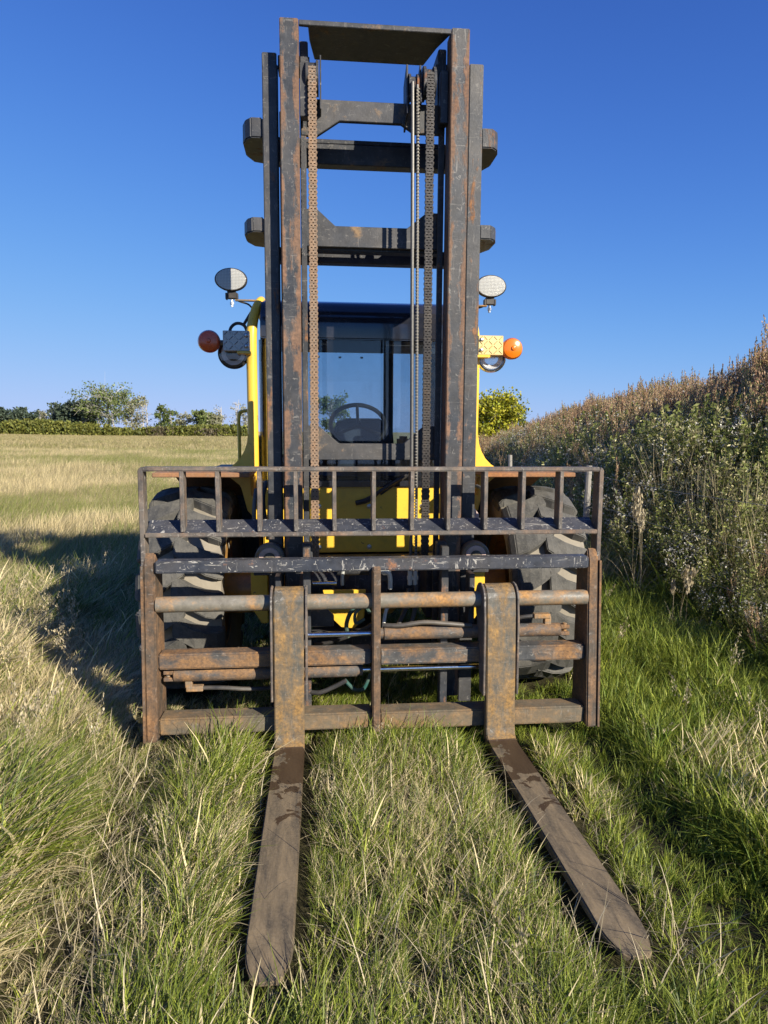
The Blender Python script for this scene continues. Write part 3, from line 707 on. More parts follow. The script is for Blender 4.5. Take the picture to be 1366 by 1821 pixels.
# --- lamps
def work_light(x, s):
    b = part('work_light', MB().lathe([(.012,.0),(.012,.098),(.0,.104),(-.03,.100),(-.07,.06),(-.085,.02),(-.086,0)][::-1], (0,0,0), 'y', 36), M['rubber_black'], FL, 0, 1, True)
    for v in b.data.vertices: v.co.z *= .70; v.co.y *= -1
    b.location = (x, 1.20, 2.615)
    ln = part('lens', MB().lathe([(-.0145,0),(-.0145,.05),(-.013,.093),(-.010,.096)], (0,0,0), 'y', 36), M['lens'], b, 0, 1, True)
    for v in ln.data.vertices: v.co.z *= .70
    part('yoke', MB().box(-.028,.028,.01,.05,-.115,-.068).box(-.040,-.028,.01,.05,-.12,-.08).box(.028,.040,.01,.05,-.12,-.08), M['rubber_black'], b, .003)
    part('mount_bolt', MB().cyl((0,.03,-.165),(0,.03,-.11),.008,8).cyl((0,.03,-.150),(0,.03,-.135),.014,6), M['zinc'], b)
    part('light_arm', MB().box(s*-.06, s*.155 if False else -s*.06, 0, 0, 0, 0), M['zinc'], b) if False else None
    part('light_arm', MB().box(x-s*.0-.02*s, s*.69, 1.215, 1.245, 2.487, 2.497), M['pipe'], FL, .002)
    part('light_cable', MB().tube([(x+s*.02,1.25,2.56),(x-s*.03,1.27,2.50),(x-s*.10,1.27,2.475),(x-s*.14,1.26,2.43)], .006, 6), M['rubber_black'], FL)
work_light(-.852, -1); work_light(.846, 1)
def marker(s, dark):
    xi, xo = s*.722, s*.885
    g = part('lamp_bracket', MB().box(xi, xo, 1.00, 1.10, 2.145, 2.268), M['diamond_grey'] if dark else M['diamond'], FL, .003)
    raised = MB()
    for i in range(5):
        for j in range(4):
            cx_ = (min(abs(xi), abs(xo))+.018+i*.032)*s; cz_ = 2.165+j*.029
            d = .010*(1 if (i+j) % 2 else -1)
            raised.tube([(cx_-d,.9985,cz_-.010),(cx_+d,.9985,cz_+.010)], .0028, 5, False)
    part('tread_marks', raised, M['diamond_grey'] if dark else M['diamond'], g, kind='stuff')
    for z in (2.175, 2.24): part('bracket_bolt', MB().lathe([(-.014,0),(-.012,.008),(-.004,.012),(0,.016)], (s*.742,1.0,z), 'y', 10), M['zinc'], g, 0, 1, True)
    part('bracket_foot', MB().box(s*.715, s*.80, .995, 1.06, 2.128, 2.145), M['yellow'], FL, .003)
    part('lamp_stub', MB().cyl((xo,1.05,2.20),(xo+s*.03,1.05,2.20),.016,8), M['pipe'], FL)
    c_ = (s*(.972 if s < 0 else .950), 1.02, 2.203 if s < 0 else 2.190)
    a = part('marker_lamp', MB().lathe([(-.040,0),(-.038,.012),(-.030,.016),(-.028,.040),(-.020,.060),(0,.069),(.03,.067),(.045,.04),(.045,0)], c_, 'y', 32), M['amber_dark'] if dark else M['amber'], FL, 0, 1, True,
             label='orange round marker lamp, dulled in colour as if shaded' if dark else 'bright orange round marker lamp')
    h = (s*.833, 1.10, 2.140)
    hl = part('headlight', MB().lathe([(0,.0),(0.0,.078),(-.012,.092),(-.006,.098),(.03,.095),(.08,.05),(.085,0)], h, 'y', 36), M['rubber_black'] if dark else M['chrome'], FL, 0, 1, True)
    part('reflector', MB().lathe([(.03,0),(.02,.035),(-.004,.074)], (h[0],h[1]-.012,h[2]), 'y', 32), M['reflector'], hl, 0, 1, True)
    part('headlight_glass', MB().lathe([(-.016,0),(-.014,.05),(-.008,.088)], (h[0],h[1]-.012,h[2]), 'y', 32), M['clear'], hl, 0, 1, True)
    if dark: part('lamp_cable', MB().tube([(s*.86,1.12,2.24),(s*.85,1.12,2.30),(s*.81,1.12,2.33),(s*.76,1.12,2.31),(s*.735,1.12,2.22)], .010, 8).tube([(s*.77,1.12,2.32),(s*.72,1.12,2.40)], .010, 6), M['rubber_black'], FL, 0, 1, True)
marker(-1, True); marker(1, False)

# --- hydraulics seen through the carriage
part('tilt_cylinder', MB().cyl((-.20,.50,.86),(-.01,.50,.86),.034,18), M['black'], FL, .003, 1, True)
part('tilt_rod', MB().cyl((-.34,.50,.86),(-.20,.50,.86),.013,12).cyl((-.34,.50,.78),(-.2,.5,.78),.010,12), M['chrome'], FL, 0, 1, True)
part('valve_block', MB().box(.03,.10,.34,.42,.82,.93), M['black'], FL, .006)
part('anchor_bar', MB().box(-.27,-.03,.22,.26,.905,.94), M['pipe'], FL, .004)
part('gusset_plate', MB().prism([(-.375,.72),(-.30,.72),(-.22,.64),(-.22,.58),(-.375,.58)], 'y', .30, .33), M['cross'], FL, .004)
part('hose_elbow', MB().tube([(.03,.30,.885),(.07,.29,.885),(.088,.29,.86),(.09,.29,.79)], .013, 8), M['fitting'], FL, 0, 1, True)
part('hose_elbow', MB().tube([(-.13,.42,.90),(-.16,.40,.89),(-.17,.40,.84),(-.17,.40,.79)], .010, 8), M['fitting'], FL, 0, 1, True)
hz = [([(.20,.34,.78),(.19,.32,.70),(.15,.28,.62),(.10,.24,.56),(.04,.24,.52)], .013, 'hose'),
      ([(.24,.34,.80),(.235,.30,.70),(.21,.26,.62),(.18,.24,.57)], .012, 'hose'),
      ([(-.02,.36,.64),(-.06,.34,.69),(-.12,.33,.66),(-.15,.34,.58),(-.14,.36,.50)], .012, 'hose_green'),
      ([(-.05,.30,.62),(-.10,.29,.60),(-.10,.29,.66),(-.04,.30,.70)], .009, 'hose_green'),
      ([(.0,.40,.56),(-.10,.42,.50),(-.24,.46,.44),(-.33,.5,.42)], .011, 'hose'),
      ([(.08,.30,.70),(.06,.28,.64),(.05,.25,.58)], .010, 'fitting'),
      ([(-.60,.62,1.36),(-.62,.58,1.28),(-.61,.58,1.15),(-.57,.62,1.06)], .014, 'hose'),
      ([(.64,.62,1.33),(.67,.56,1.30),(.675,.56,1.15),(.64,.60,1.08)], .014, 'hose_grey'),
      ([(-.66,.60,1.32),(-.668,.55,1.22),(-.665,.55,1.10),(-.63,.6,1.06)], .012, 'hose_grey')]
for p_, r_, m_ in hz: part('hydraulic_hose', MB().tube(p_, r_, 8), M[m_], FL, 0, 1, True)
part('orange_strut', MB().cyl((-.60,.75,1.00),(-.58,.75,1.30),.022,12), M['yellow_dirty'], FL, 0, 1, True)
part('mast_lug', MB().prism([(.60,1.05),(.66,1.05),(.66,1.16),(.63,1.20),(.60,1.16)], 'y', .62, .64), M['pinkwhite'], FL, .003)

# ------------------------------------------------------------------ fence along the bank foot
FN = thing('wire_fence', 'old wire fence on weathered posts along the foot of the weedy bank', 'fence', (3.1, 5, 0))
posts = [(2.85,-2.4),(2.95,.7),(3.10,5.0),(3.25,9.0),(3.42,13.0),(3.6,17.0),(3.8,21.0)]
for i, (x, y) in enumerate(posts):
    z = float(ground_z(x, y)); h = 1.24
    p = part('post', MB().tube([(x-3.1,y-5,z-.1),(x-3.1+.01*(i % 3-1),y-5,h*.6),(x-3.1+.02*(i % 3-1),y-5,h)], [.043,.040,.038], 9, False), M['post'], FN, 0, 1, True)
for hz_ in (1.14, .78, .42):
    m = MB()
    for (a, b), (c, d) in zip(posts, posts[1:]):
        m.tube([(a-3.1,b-5.045,hz_),((a+c)/2-3.1,(b+d)/2-5,hz_-.03),(c-3.1,d-5.045,hz_)], .0022, 5)
    part('wire', m, M['wire'], FN)

# ------------------------------------------------------------------ plants (numpy built source meshes + instancing)
def np_mesh(name, V, F, col, mat):
    me = bpy.data.meshes.new(name)
    V = np.asarray(V, np.float32); F = np.asarray(F, np.int32)
    me.vertices.add(len(V)); me.vertices.foreach_set('co', V.ravel())
    me.loops.add(F.size); me.loops.foreach_set('vertex_index', F.ravel())
    me.polygons.add(len(F)); me.polygons.foreach_set('loop_start', np.arange(0, F.size, F.shape[1]))
    me.polygons.foreach_set('loop_total', np.full(len(F), F.shape[1]))
    ca = me.color_attributes.new('bc', 'FLOAT_COLOR', 'POINT')
    C4 = np.ones((len(V), 4), np.float32); C4[:, :3] = col; ca.data.foreach_set('color', C4.ravel())
    me.update(); me.validate()
    if mat: me.materials.append(mat)
    return me

def blades(rng, n, rad, L, Lv, wd, lean, leanv, droop, az=None, azs=1.0, seg=4):
    """n curved grass blades rooted in a disc; returns verts, quads, colour."""
    ra = rad*np.sqrt(rng.rand(n)); ta = rng.rand(n)*2*np.pi
    root = np.stack([ra*np.cos(ta), ra*np.sin(ta), np.full(n, -.01)], 1)
    a = rng.rand(n)*2*np.pi if az is None else az+rng.randn(n)*azs
    l = L*(1+Lv*rng.randn(n)).clip(.3, 1.9); w = wd*(.6+.8*rng.rand(n))
    th0 = np.abs(lean+leanv*rng.randn(n)); dr = droop*(.4+1.2*rng.rand(n))
    d = np.stack([np.cos(a), np.sin(a)], 1)
    tw = rng.rand(n)*np.pi
    side = np.stack([-np.sin(a+tw*.35), np.cos(a+tw*.35), np.zeros(n)], 1)
    pts = [root]; p = root.copy()
    for s in range(seg):
        th = np.minimum(th0+dr*((s+.5)/seg)**1.4, 1.75)
        st = (l/seg)[:, None]*np.stack([d[:, 0]*np.sin(th), d[:, 1]*np.sin(th), np.cos(th)], 1)
        p = p+st; p[:, 2] = np.maximum(p[:, 2], .004); pts.append(p.copy())
    wf = [1, .95, .8, .5, .06] if seg == 4 else list(np.linspace(1, .1, seg+1))
    V = np.zeros((n, (seg+1)*2, 3))
    for i in range(seg+1):
        o = side*(w*wf[i]/2)[:, None]
        V[:, 2*i] = pts[i]-o; V[:, 2*i+1] = pts[i]+o
    base = (np.arange(n)*(seg+1)*2)[:, None]
    F = np.concatenate([base+np.array([2*i, 2*i+1, 2*i+3, 2*i+2]) for i in range(seg)], 0)
    C = np.repeat(np.stack([rng.rand(n), rng.rand(n), rng.rand(n)], 1), (seg+1)*2, 0)
    return V.reshape(-1, 3), F, C
def merge(lst):
    V, F, C, o = [], [], [], 0
    for v, f, c in lst: V.append(v); F.append(f+o); C.append(c); o += len(v)
    return np.concatenate(V), np.concatenate(F), np.concatenate(C)
def cards(P, size, rng, n_dir=None, asp=1.6, cval=None):
    """small leaf quads at points P with random orientation."""
    n = len(P); P = np.asarray(P)
    a = rng.randn(n, 3); a /= np.linalg.norm(a, axis=1)[:, None]
    b = rng.randn(n, 3)
    if n_dir is not None: a = a*.5+n_dir; a /= np.linalg.norm(a, axis=1)[:, None]
    b = b-a*(a*b).sum(1)[:, None]; b /= np.linalg.norm(b, axis=1)[:, None]
    s = np.asarray(size)*(.6+.8*rng.rand(n)); A = a*(s*asp/2)[:, None]; B = b*(s/2)[:, None]
    V = np.stack([P-A, P+B*1.0-A*.1, P+A, P-B*1.0-A*.1], 1).reshape(-1, 3)
    F = np.arange(n*4).reshape(n, 4)
    C = rng.rand(n, 3) if cval is None else np.tile(cval, (n, 1))+rng.rand(n, 3)*.2
    return V, F, np.repeat(C, 4, 0)
def stem(rng, pts, w):
    """thin cross-shaped stem strip along points"""
    out = []
    for k in range(2):
        off = np.array([w, 0, 0]) if k == 0 else np.array([0, w, 0])
        pts_ = np.asarray(pts, float); n = len(pts_); tap = np.linspace(1, .45, n)[:, None]
        V = np.empty((2*n, 3)); V[0::2] = pts_-off*tap; V[1::2] = pts_+off*tap
        F = np.array([[2*i, 2*i+1, 2*i+3, 2*i+2] for i in range(n-1)])
        out.append((V, F, np.tile(rng.rand(3), (2*n, 1))))
    return merge(out)

def gn_instances(name, src, P, rot, scl, kind='stuff'):
    """one object whose points carry rotation and scale and get `src` instanced on them"""
    me = bpy.data.meshes.new(name); n = len(P)
    me.vertices.add(n); me.vertices.foreach_set('co', np.asarray(P, np.float32).ravel())
    a = me.attributes.new('rot', 'FLOAT_VECTOR', 'POINT'); a.data.foreach_set('vector', np.asarray(rot, np.float32).ravel())
    b = me.attributes.new('scl', 'FLOAT_VECTOR', 'POINT'); b.data.foreach_set('vector', np.asarray(scl, np.float32).ravel())
    o = bpy.data.objects.new(name, me); S.collection.objects.link(o); o['kind'] = kind
    g = bpy.data.node_groups.new(name, 'GeometryNodeTree')
    g.interface.new_socket('Geometry', in_out='INPUT', socket_type='NodeSocketGeometry')
    g.interface.new_socket('Geometry', in_out='OUTPUT', socket_type='NodeSocketGeometry')
    N = g.nodes.new; i_ = N('NodeGroupInput'); o_ = N('NodeGroupOutput')
    oi = N('GeometryNodeObjectInfo'); oi.inputs['Object'].default_value = src; oi.inputs['As Instance'].default_value = True
    ip = N('GeometryNodeInstanceOnPoints')
    ra = N('GeometryNodeInputNamedAttribute'); ra.data_type = 'FLOAT_VECTOR'; ra.inputs['Name'].default_value = 'rot'
    sa = N('GeometryNodeInputNamedAttribute'); sa.data_type = 'FLOAT_VECTOR'; sa.inputs['Name'].default_value = 'scl'
    L_ = g.links.new
    L_(i_.outputs[0], ip.inputs['Points']); L_(oi.outputs['Geometry'], ip.inputs['Instance'])
    L_(ra.outputs['Attribute'], ip.inputs['Rotation']); L_(sa.outputs['Attribute'], ip.inputs['Scale'])
    L_(ip.outputs[0], o_.inputs[0])
    md = o.modifiers.new('scatter', 'NODES'); md.node_group = g
    return o
def source(name, V, F, C, mat):
    return bpy.data.objects.new(name, np_mesh(name, V, F, C, mat))

rng = np.random.RandomState(11)
# source tufts; blades comb towards +X of the tuft so that the instance rotation sets the lie of the grass
def mk(n, rad, L, wd, lean, leanv, droop, azs, mat, name, seed, seg=4):
    r = np.random.RandomState(seed); return source(name, *blades(r, n, rad, L, .3, wd, lean, leanv, droop, 0.0, azs, seg), mat)
LONG = [mk(26, .08, .34, .0078, .55, .25, .95, .75, M['grass'], 'long_tuft', 1), mk(26, .085, .30, .0070, .30, .35, .75, 1.5, M['grass'], 'long_tuft', 2)]
LAID = [mk(28, .10, .42, .0075, .98, .28, .70, .75, M['grass'], 'laid_tuft', 3)]
GREEN = [mk(22, .07, .26, .0115, .35, .3, .9, 1.5, M['grass_green'], 'green_tuft', 4), mk(24, .07, .20, .0095, .5, .35, .8, 1.8, M['grass_green'], 'green_tuft', 5)]
FIELD = [mk(42, .17, .34, .0085, .35, .3, .8, 1.2, M['field'], 'field_tuft', 6, 3)]
FAR = [mk(44, .55, .40, .026, .35, .3, .8, 1.3, M['field'], 'far_tuft', 7, 2)]

# seed-head stalks
def stalk(seed):
    r = np.random.RandomState(seed); parts_ = []
    for q in range(3):
        H = r.uniform(.42, .62); a = r.rand()*6.28; b = r.uniform(.06, .16); x0, y0 = r.randn(2)*.03
        z = np.linspace(0, H, 7); cx = x0+b*(z/H)**2*math.cos(a); cy = y0+b*(z/H)**2*math.sin(a)
        pts = np.stack([cx, cy, z], 1); parts_.append(stem(r, pts, .0013))
        t = r.rand(34)*.32+.68; c = np.stack([np.interp(t*H, z, cx), np.interp(t*H, z, cy), t*H], 1)
        c += r.randn(34, 3)*np.array([.009, .009, .004])*(1.3-t)[:, None]*3
        parts_.append(cards(c, np.full(34, .0075), r, np.array([0, 0, 1.4]), 2.6))
    return merge(parts_)
STALK = source('seed_stalk', *stalk(5), M['straw'])
STALK2 = source('seed_stalk', *stalk(8), M['straw'])

# ---- where each kind of grass grows
FX = [(-.453, 0.0), (.630, .024)]
def clear_mask(x, y, marg=.045):
    ok = np.ones(len(x), bool)
    for xc, rt in FX:
        xx = x-(xc-math.sin(rt)*(y)); ok &= ~((np.abs(xx) < .076+marg) & (y > -1.575) & (y < .05))
    # tyres
    for cx, cy, wx, ry in ((1.1,1.1,.28,.30),(.98,3.55,.22,.25)):
        ok &= ~((np.abs(np.abs(x)-cx) < wx) & (np.abs(y-cy) < ry))
    return ok
def rutd(x): return np.minimum(np.abs(x+1.14), np.abs(x-1.08))
def under(x, y): return (np.abs(x) < 1.25) & (y > -.05) & (y < 4.6)
def scatter(n, x0, x1, y0, y1, seed):
    r = np.random.RandomState(seed); x = r.uniform(x0, x1, n); y = r.uniform(y0, y1, n); return x, y, r
def in_view(x, y, m=1.25):
    dx = x+.2971; dy = y+3.3735; d = dy*math.cos(CAM_YAW)+dx*math.sin(CAM_YAW); l = dx*math.cos(CAM_YAW)-dy*math.sin(CAM_YAW)
    return (np.abs(l) < d*.5645*m+1.2) & (d > .6)
def place(name, srcs, x, y, r, sc, az, tilt=.12, zs=None):
    """split points over the source tufts"""
    z = ground_z(x, y); n = len(x); pick = r.randint(0, len(srcs), n)
    rot = np.stack([r.randn(n)*tilt, r.randn(n)*tilt, az], 1)
    s3 = np.stack([sc, sc, sc if zs is None else sc*zs], 1)
    for i, s_ in enumerate(srcs):
        m = pick == i
        if m.any(): gn_instances(name, s_, np.stack([x, y, z], 1)[m], rot[m], s3[m])

# comb direction: blades lie up and to the right as seen from the camera on the left, mixed elsewhere
x, y, r = scatter(20000, -3.6, 3.6, -3.0, 3.6, 21)
m = in_view(x, y) & clear_mask(x, y); x, y = x[m], y[m]
side_l = .62*smooth(1.15, 1.6, -x)*(1-.75*smooth(-1.75, -1.45, x)*smooth(-.9, -.4, y)); rd = rutd(x)
h = .60+.34*vnoise(x, y, 2.2, 9)+.16*vnoise(x, y, 7, 19)+.62*side_l
h = np.where((x > -1.0) & (x < 1.0), h*.92, h)
h = np.where(x > 1.2, h*.78, h)
h *= .30+.70*smooth(.09, .33, rd)
h = np.where(under(x, y), h*.55, h)
nf = np.full(len(x), 9.0)
for xc, rt in FX: nf = np.minimum(nf, np.where((y > -1.70) & (y < .0), np.abs(x-(xc-math.sin(rt)*y)), 9))
h *= .40+.60*smooth(.10, .30, nf)
h *= 1-.40*smooth(-2.5, -2.1, x)*smooth(1.1, 1.3, -x)*smooth(-.7, 0, y)
h = np.clip(h, .22, 1.35)
# on the right lit meadow the grass is short and green
gr = smooth(.3, 1.3, x+.35*vnoise(x, y, 1.1, 14))
isg = r.rand(len(x)) < (.12+.76*gr)
laid = (~isg) & (r.rand(len(x)) < .12+.5*side_l)
lng = (~isg) & (~laid)
az0 = np.where(x < -1.2, .75, 1.0)+.6*vnoise(x, y, 1.3, 31)
place('long_grass', LONG, x[lng], y[lng], r, h[lng], az0[lng]+r.randn(lng.sum())*.9)
place('laid_grass', LAID, x[laid], y[laid], r, h[laid]*.95, az0[laid]+r.randn(laid.sum())*.35)
place('green_grass', GREEN, x[isg], y[isg], r, np.clip(h[isg]*1.25, .3, 1.4), r.rand(isg.sum())*6.28)
# broken pale straws lying every way through the sward
BROKEN = [mk(8, .10, .25, .0042, .95, .40, 1.0, 3.0, M['straw'], 'broken_straw', 61)]
xb, yb, r = scatter(3600, -3.4, 3.2, -2.4, 3.4, 62)
m = in_view(xb, yb) & clear_mask(xb, yb, .06) & ~under(xb, yb) & (vnoise(xb, yb, 1.7, 63) > -.1) & (xb < .9); xb, yb = xb[m], yb[m]
place('broken_straw', BROKEN, xb, yb, r, r.uniform(.5, 1.0, len(xb)), r.rand(len(xb))*6.28, .2)
# seed stalks through the near grass
x, y, r = scatter(900, -3.4, 3.2, -2.2, 3.5, 22)
m = in_view(x, y) & clear_mask(x, y, .08) & ~under(x, y) & (rutd(x) > .2) & (r.rand(len(x)) < np.where(x < -1.2, .30, .07)); x, y = x[m], y[m]
place('seed_grass', [STALK, STALK2], x, y, r, r.uniform(.55, 1.0, len(x))*np.where(x < -1.2, 1.05, .75), r.rand(len(x))*6.28)
# middle distance
x, y, r = scatter(42000, -14, 9.5, 3.4, 16, 23)
m = in_view(x, y) & clear_mask(x, y) & (x < crest_x(y)-.6) ; x, y = x[m], y[m]
h = np.clip(.95+.35*vnoise(x, y, .9, 41), .35, 1.5)*(.45+.55*smooth(.08, .35, rutd(x))); h = np.where(under(x, y), h*.45, h)
place('meadow_grass', FIELD, x, y, r, h, .8+r.randn(len(x))*.9)
x, y, r = scatter(46000, -34, 16, 15.5, 48, 24)
m = in_view(x, y, 1.1) & (x < crest_x(y)-1); x, y = x[m], y[m]
place('meadow_grass', FIELD, x, y, r, np.clip(1.15+.3*vnoise(x, y, .5, 43), .5, 1.6), .8+r.randn(len(x))*.9)
x, y, r = scatter(42000, -110, 16, 46, 200, 25)
m = in_view(x, y, 1.05) & (x < crest_x(y)-1) & (x < 8); x, y = x[m], y[m]
place('far_meadow_grass', FAR, x, y, r, r.uniform(.7, 1.15, len(x)), r.rand(len(x))*6.28)

# ---- weeds on the bank
UP = np.array([0, 0, 2.2])
def along(pts, t):
    k_ = np.linspace(0, 1, len(pts)); return np.array([np.interp(t, k_, pts[:, q]) for q in range(3)]).T
def weed_rust(seed, H=1.25):
    """upright dock or pigweed: several stiff stems, each ending in narrow spindle plumes"""
    r = np.random.RandomState(seed); st, pl, lf = [], [], []
    for q in range(5):
        a = r.rand()*6.28; sp_ = r.uniform(.02, .20); h_ = H*(1 if q == 0 else r.uniform(.6, .95))
        pts = np.array([[sp_*.2*math.cos(a),sp_*.2*math.sin(a),0],[sp_*.6*math.cos(a),sp_*.6*math.sin(a),h_*.5],[sp_*math.cos(a),sp_*math.sin(a),h_]]); st.append(stem(r, pts, .0038))
        t = .62+.38*r.rand(90); wob = .5+.5*np.abs(np.sin(t*38+q)); c = along(pts, t)
        c += r.randn(90, 3)*np.array([.020, .020, .008])*((1.06-t)*2.6)[:, None]*wob[:, None]; pl.append(cards(c, np.full(90, .013), r, UP, 2.3))
        for b in range(4):
            tb = r.uniform(.5, .82); p0 = along(pts, np.array([tb]))[0]; a2 = r.rand()*6.28; L_ = h_*r.uniform(.10, .22)
            e = p0+np.array([.28*L_*math.cos(a2), .28*L_*math.sin(a2), L_]); st.append(stem(r, [p0, e], .0018))
            tt = .15+.85*r.rand(34); c = p0+(e-p0)*tt[:, None]+r.randn(34, 3)*[.008, .008, .006]; pl.append(cards(c, np.full(34, .012), r, UP, 2.2))
        t = .12+.55*r.rand(26); c = along(pts, t)+r.randn(26, 3)*[.05, .05, .02]; lf.append(cards(c, np.full(26, .024), r, np.array([0, 0, -.3]), 3.2))
    return merge(st), merge(pl), merge(lf)
def weed_white(seed, H=1.0):
    r = np.random.RandomState(seed); st, fl, lf = [], [], []
    for q in range(7):
        a = r.rand()*6.28; sp_ = r.uniform(.05, .30); h_ = H*r.uniform(.6, 1.0)
        pts = np.array([[0,0,0],[sp_*.35*math.cos(a),sp_*.35*math.sin(a),h_*.5],[sp_*math.cos(a),sp_*math.sin(a),h_]]); st.append(stem(r, pts, .0032))
        for b in range(6):
            tb = r.uniform(.6, .95); p0 = along(pts, np.array([tb]))[0]; e = p0+np.array([r.randn()*.055, r.randn()*.055, r.uniform(.04, .14)]); st.append(stem(r, [p0, e], .0013))
            fl.append(cards(e+r.randn(6, 3)*.0085, np.full(6, .013 if q % 2 else .017), r, None, 1.0))
        t = .15+.75*r.rand(30); c = along(pts, t)+r.randn(30, 3)*[.045, .045, .02]; lf.append(cards(c, np.full(30, .020), r, np.array([0, 0, .4]), 3.8))
    return merge(st), merge(fl), merge(lf)
def weed_leafy(seed, H=.9):
    r = np.random.RandomState(seed); st, lf = [], []
    for q in range(6):
        a = r.rand()*6.28; sp_ = r.uniform(.04, .26); h_ = H*r.uniform(.6, 1.0)
        pts = np.array([[0,0,0],[sp_*.5*math.cos(a),sp_*.5*math.sin(a),h_*.5],[sp_*math.cos(a),sp_*math.sin(a),h_]]); st.append(stem(r, pts, .0036))
        t = .08+.92*r.rand(64); c = along(pts, t)+r.randn(64, 3)*np.array([.055, .055, .02])*(1.25-t)[:, None]; lf.append(cards(c, np.full(64, .020), r, np.array([0, 0, .2]), 2.9))
    return merge(st), merge(lf)
def multi(name, lst):
    """one mesh with several materials"""
    V, F, C = merge([a for a, _ in lst]); me = np_mesh(name, V, F, C, None)
    idx = np.concatenate([np.full(len(a[1]), i) for i, (a, _) in enumerate(lst)])
    for _, m_ in lst: me.materials.append(m_)
    me.polygons.foreach_set('material_index', idx.astype(np.int32)); return me
def wsrc(kind, seed, H):
    if kind == 'r': s_, p_, l_ = weed_rust(seed, H); me = multi('rust_weed', [(s_, M['weed_stem']), (p_, M['weed_rust']), (l_, M['weed_green'])])
    elif kind == 'w': s_, p_, l_ = weed_white(seed, H); me = multi('white_weed', [(s_, M['weed_stem']), (p_, M['weed_white']), (l_, M['weed_green'])])
    else: s_, l_ = weed_leafy(seed, H); me = multi('leafy_weed', [(s_, M['weed_stem']), (l_, M['weed_green'])])
    return bpy.data.objects.new(me.name, me)
WR = [wsrc('r', 1, 1.50), wsrc('r', 2, 1.30), wsrc('r', 12, 1.40)]; WW = [wsrc('w', 3, 1.35), wsrc('w', 4, 1.15), wsrc('w', 14, 1.25)]; WL = [wsrc('l', 5, 1.25), wsrc('l', 6, 1.05)]
def bankpts(n, seed, lo, hi, y0=.4, y1=24):
    r = np.random.RandomState(seed); y = y0+(y1-y0)*r.rand(n)**1.25; u = r.uniform(lo, hi, n); x = crest_x(y)+u
    m = in_view(x, y, 1.6); return x[m], y[m], u[m], r
x, y, u, r = bankpts(6400, 51, -2.2, 3.6)
f = (.74+.26*smooth(-2.0, -.8, u))*(.45+.55*smooth(.2, 3.6, y))*(1+.30*vnoise(x, y, 1.5, 66))
pr_ = r.rand(len(x)); rustp = .14+.50*smooth(-1.0, .9, u)*(.30+.70*smooth(4, 8, y))+.55*vnoise(x, y, 1.1, 61); wp_ = np.clip(.30+.55*vnoise(x, y, .9, 62), .05, .8)
isr = pr_ < rustp; isw = (~isr) & (pr_ < rustp+wp_); isl = ~(isr | isw)
for nm, sr, mm in (('rusty_weeds', WR, isr), ('white_flowered_weeds', WW, isw), ('leafy_weeds', WL, isl)):
    place(nm, sr, x[mm], y[mm], r, np.clip(f[mm]*r.uniform(.7, 1.12, mm.sum()), .35, 1.3), r.rand(mm.sum())*6.28, .10)
x, y, u, r = bankpts(520, 58, -.4, 2.6, 3.2, 24)
place('rusty_weeds', WR, x, y, r, r.uniform(.95, 1.25, len(x))*(.85+.2*vnoise(x, y, 2.1, 67)), r.rand(len(x))*6.28, .08)
x, y, u, r = bankpts(2600, 52, -3.0, 6, 22, 80)
isr = r.rand(len(x)) < .55
place('rusty_weeds', WR, x[isr], y[isr], r, r.uniform(.8, 1.15, isr.sum()), r.rand(isr.sum())*6.28, .1)
place('leafy_weeds', WW+WL, x[~isr], y[~isr], r, r.uniform(.8, 1.2, (~isr).sum()), r.rand((~isr).sum())*6.28, .1)
# grass climbing the lower bank
x, y, u, r = bankpts(11000, 53, -2.9, 3.0, .0, 22)
TALLG = [mk(30, .10, .62, .0060, .16, .14, .55, 1.6, M['field'], 'tall_tuft', 81), mk(26, .10, .75, .0055, .12, .10, .40, 1.8, M['straw'], 'tall_tuft', 82)]
q_ = r.rand(len(x)) < .55
place('bank_grass', [LONG[0], GREEN[0]], x[q_], y[q_], r, np.clip(r.uniform(.9, 1.6, q_.sum()), .5, 1.8)*np.where(u[q_] < -2.2, .6, 1), r.rand(q_.sum())*6.28, .2)
x, y, u = x[~q_], y[~q_], u[~q_]; m = (u > -1.7) & (r.rand(len(x)) < .62); x, y, u = x[m], y[m], u[m]
place('tall_bank_grass', [TALLG[0], TALLG[0], TALLG[1]], x, y, r, r.uniform(.7, 1.3, len(x)), r.rand(len(x))*6.28, .12)

# individual tall spikes that stand out above the crest
rr_ = random.Random(4)
spec = [(cx_, cy_, h_) for cx_, cy_, h_ in ((6.2,5.9,1.60),(6.3,6.3,1.45),(6.45,6.6,1.62),(6.5,7.2,1.42),(6.6,7.7,1.50),(6.75,8.5,1.40),(6.9,9.4,1.30),(7.2,10.6,1.42),(7.5,12.2,1.32),(7.9,13.9,1.38),(8.4,16.4,1.45),(8.7,18.0,1.35),(9.2,20.6,1.45),(9.9,24.0,1.45))]
ORD = 'first second third fourth fifth sixth seventh eighth ninth tenth eleventh twelfth thirteenth fourteenth'.split()
_scr = [-((x_+.2971)*math.cos(CAM_YAW)-(y_+3.3735)*math.sin(CAM_YAW))/((y_+3.3735)*math.cos(CAM_YAW)+(x_+.2971)*math.sin(CAM_YAW)) for x_, y_, h_ in spec]
rank = {i: sorted(_scr).index(v) for i, v in enumerate(_scr)}
first = None
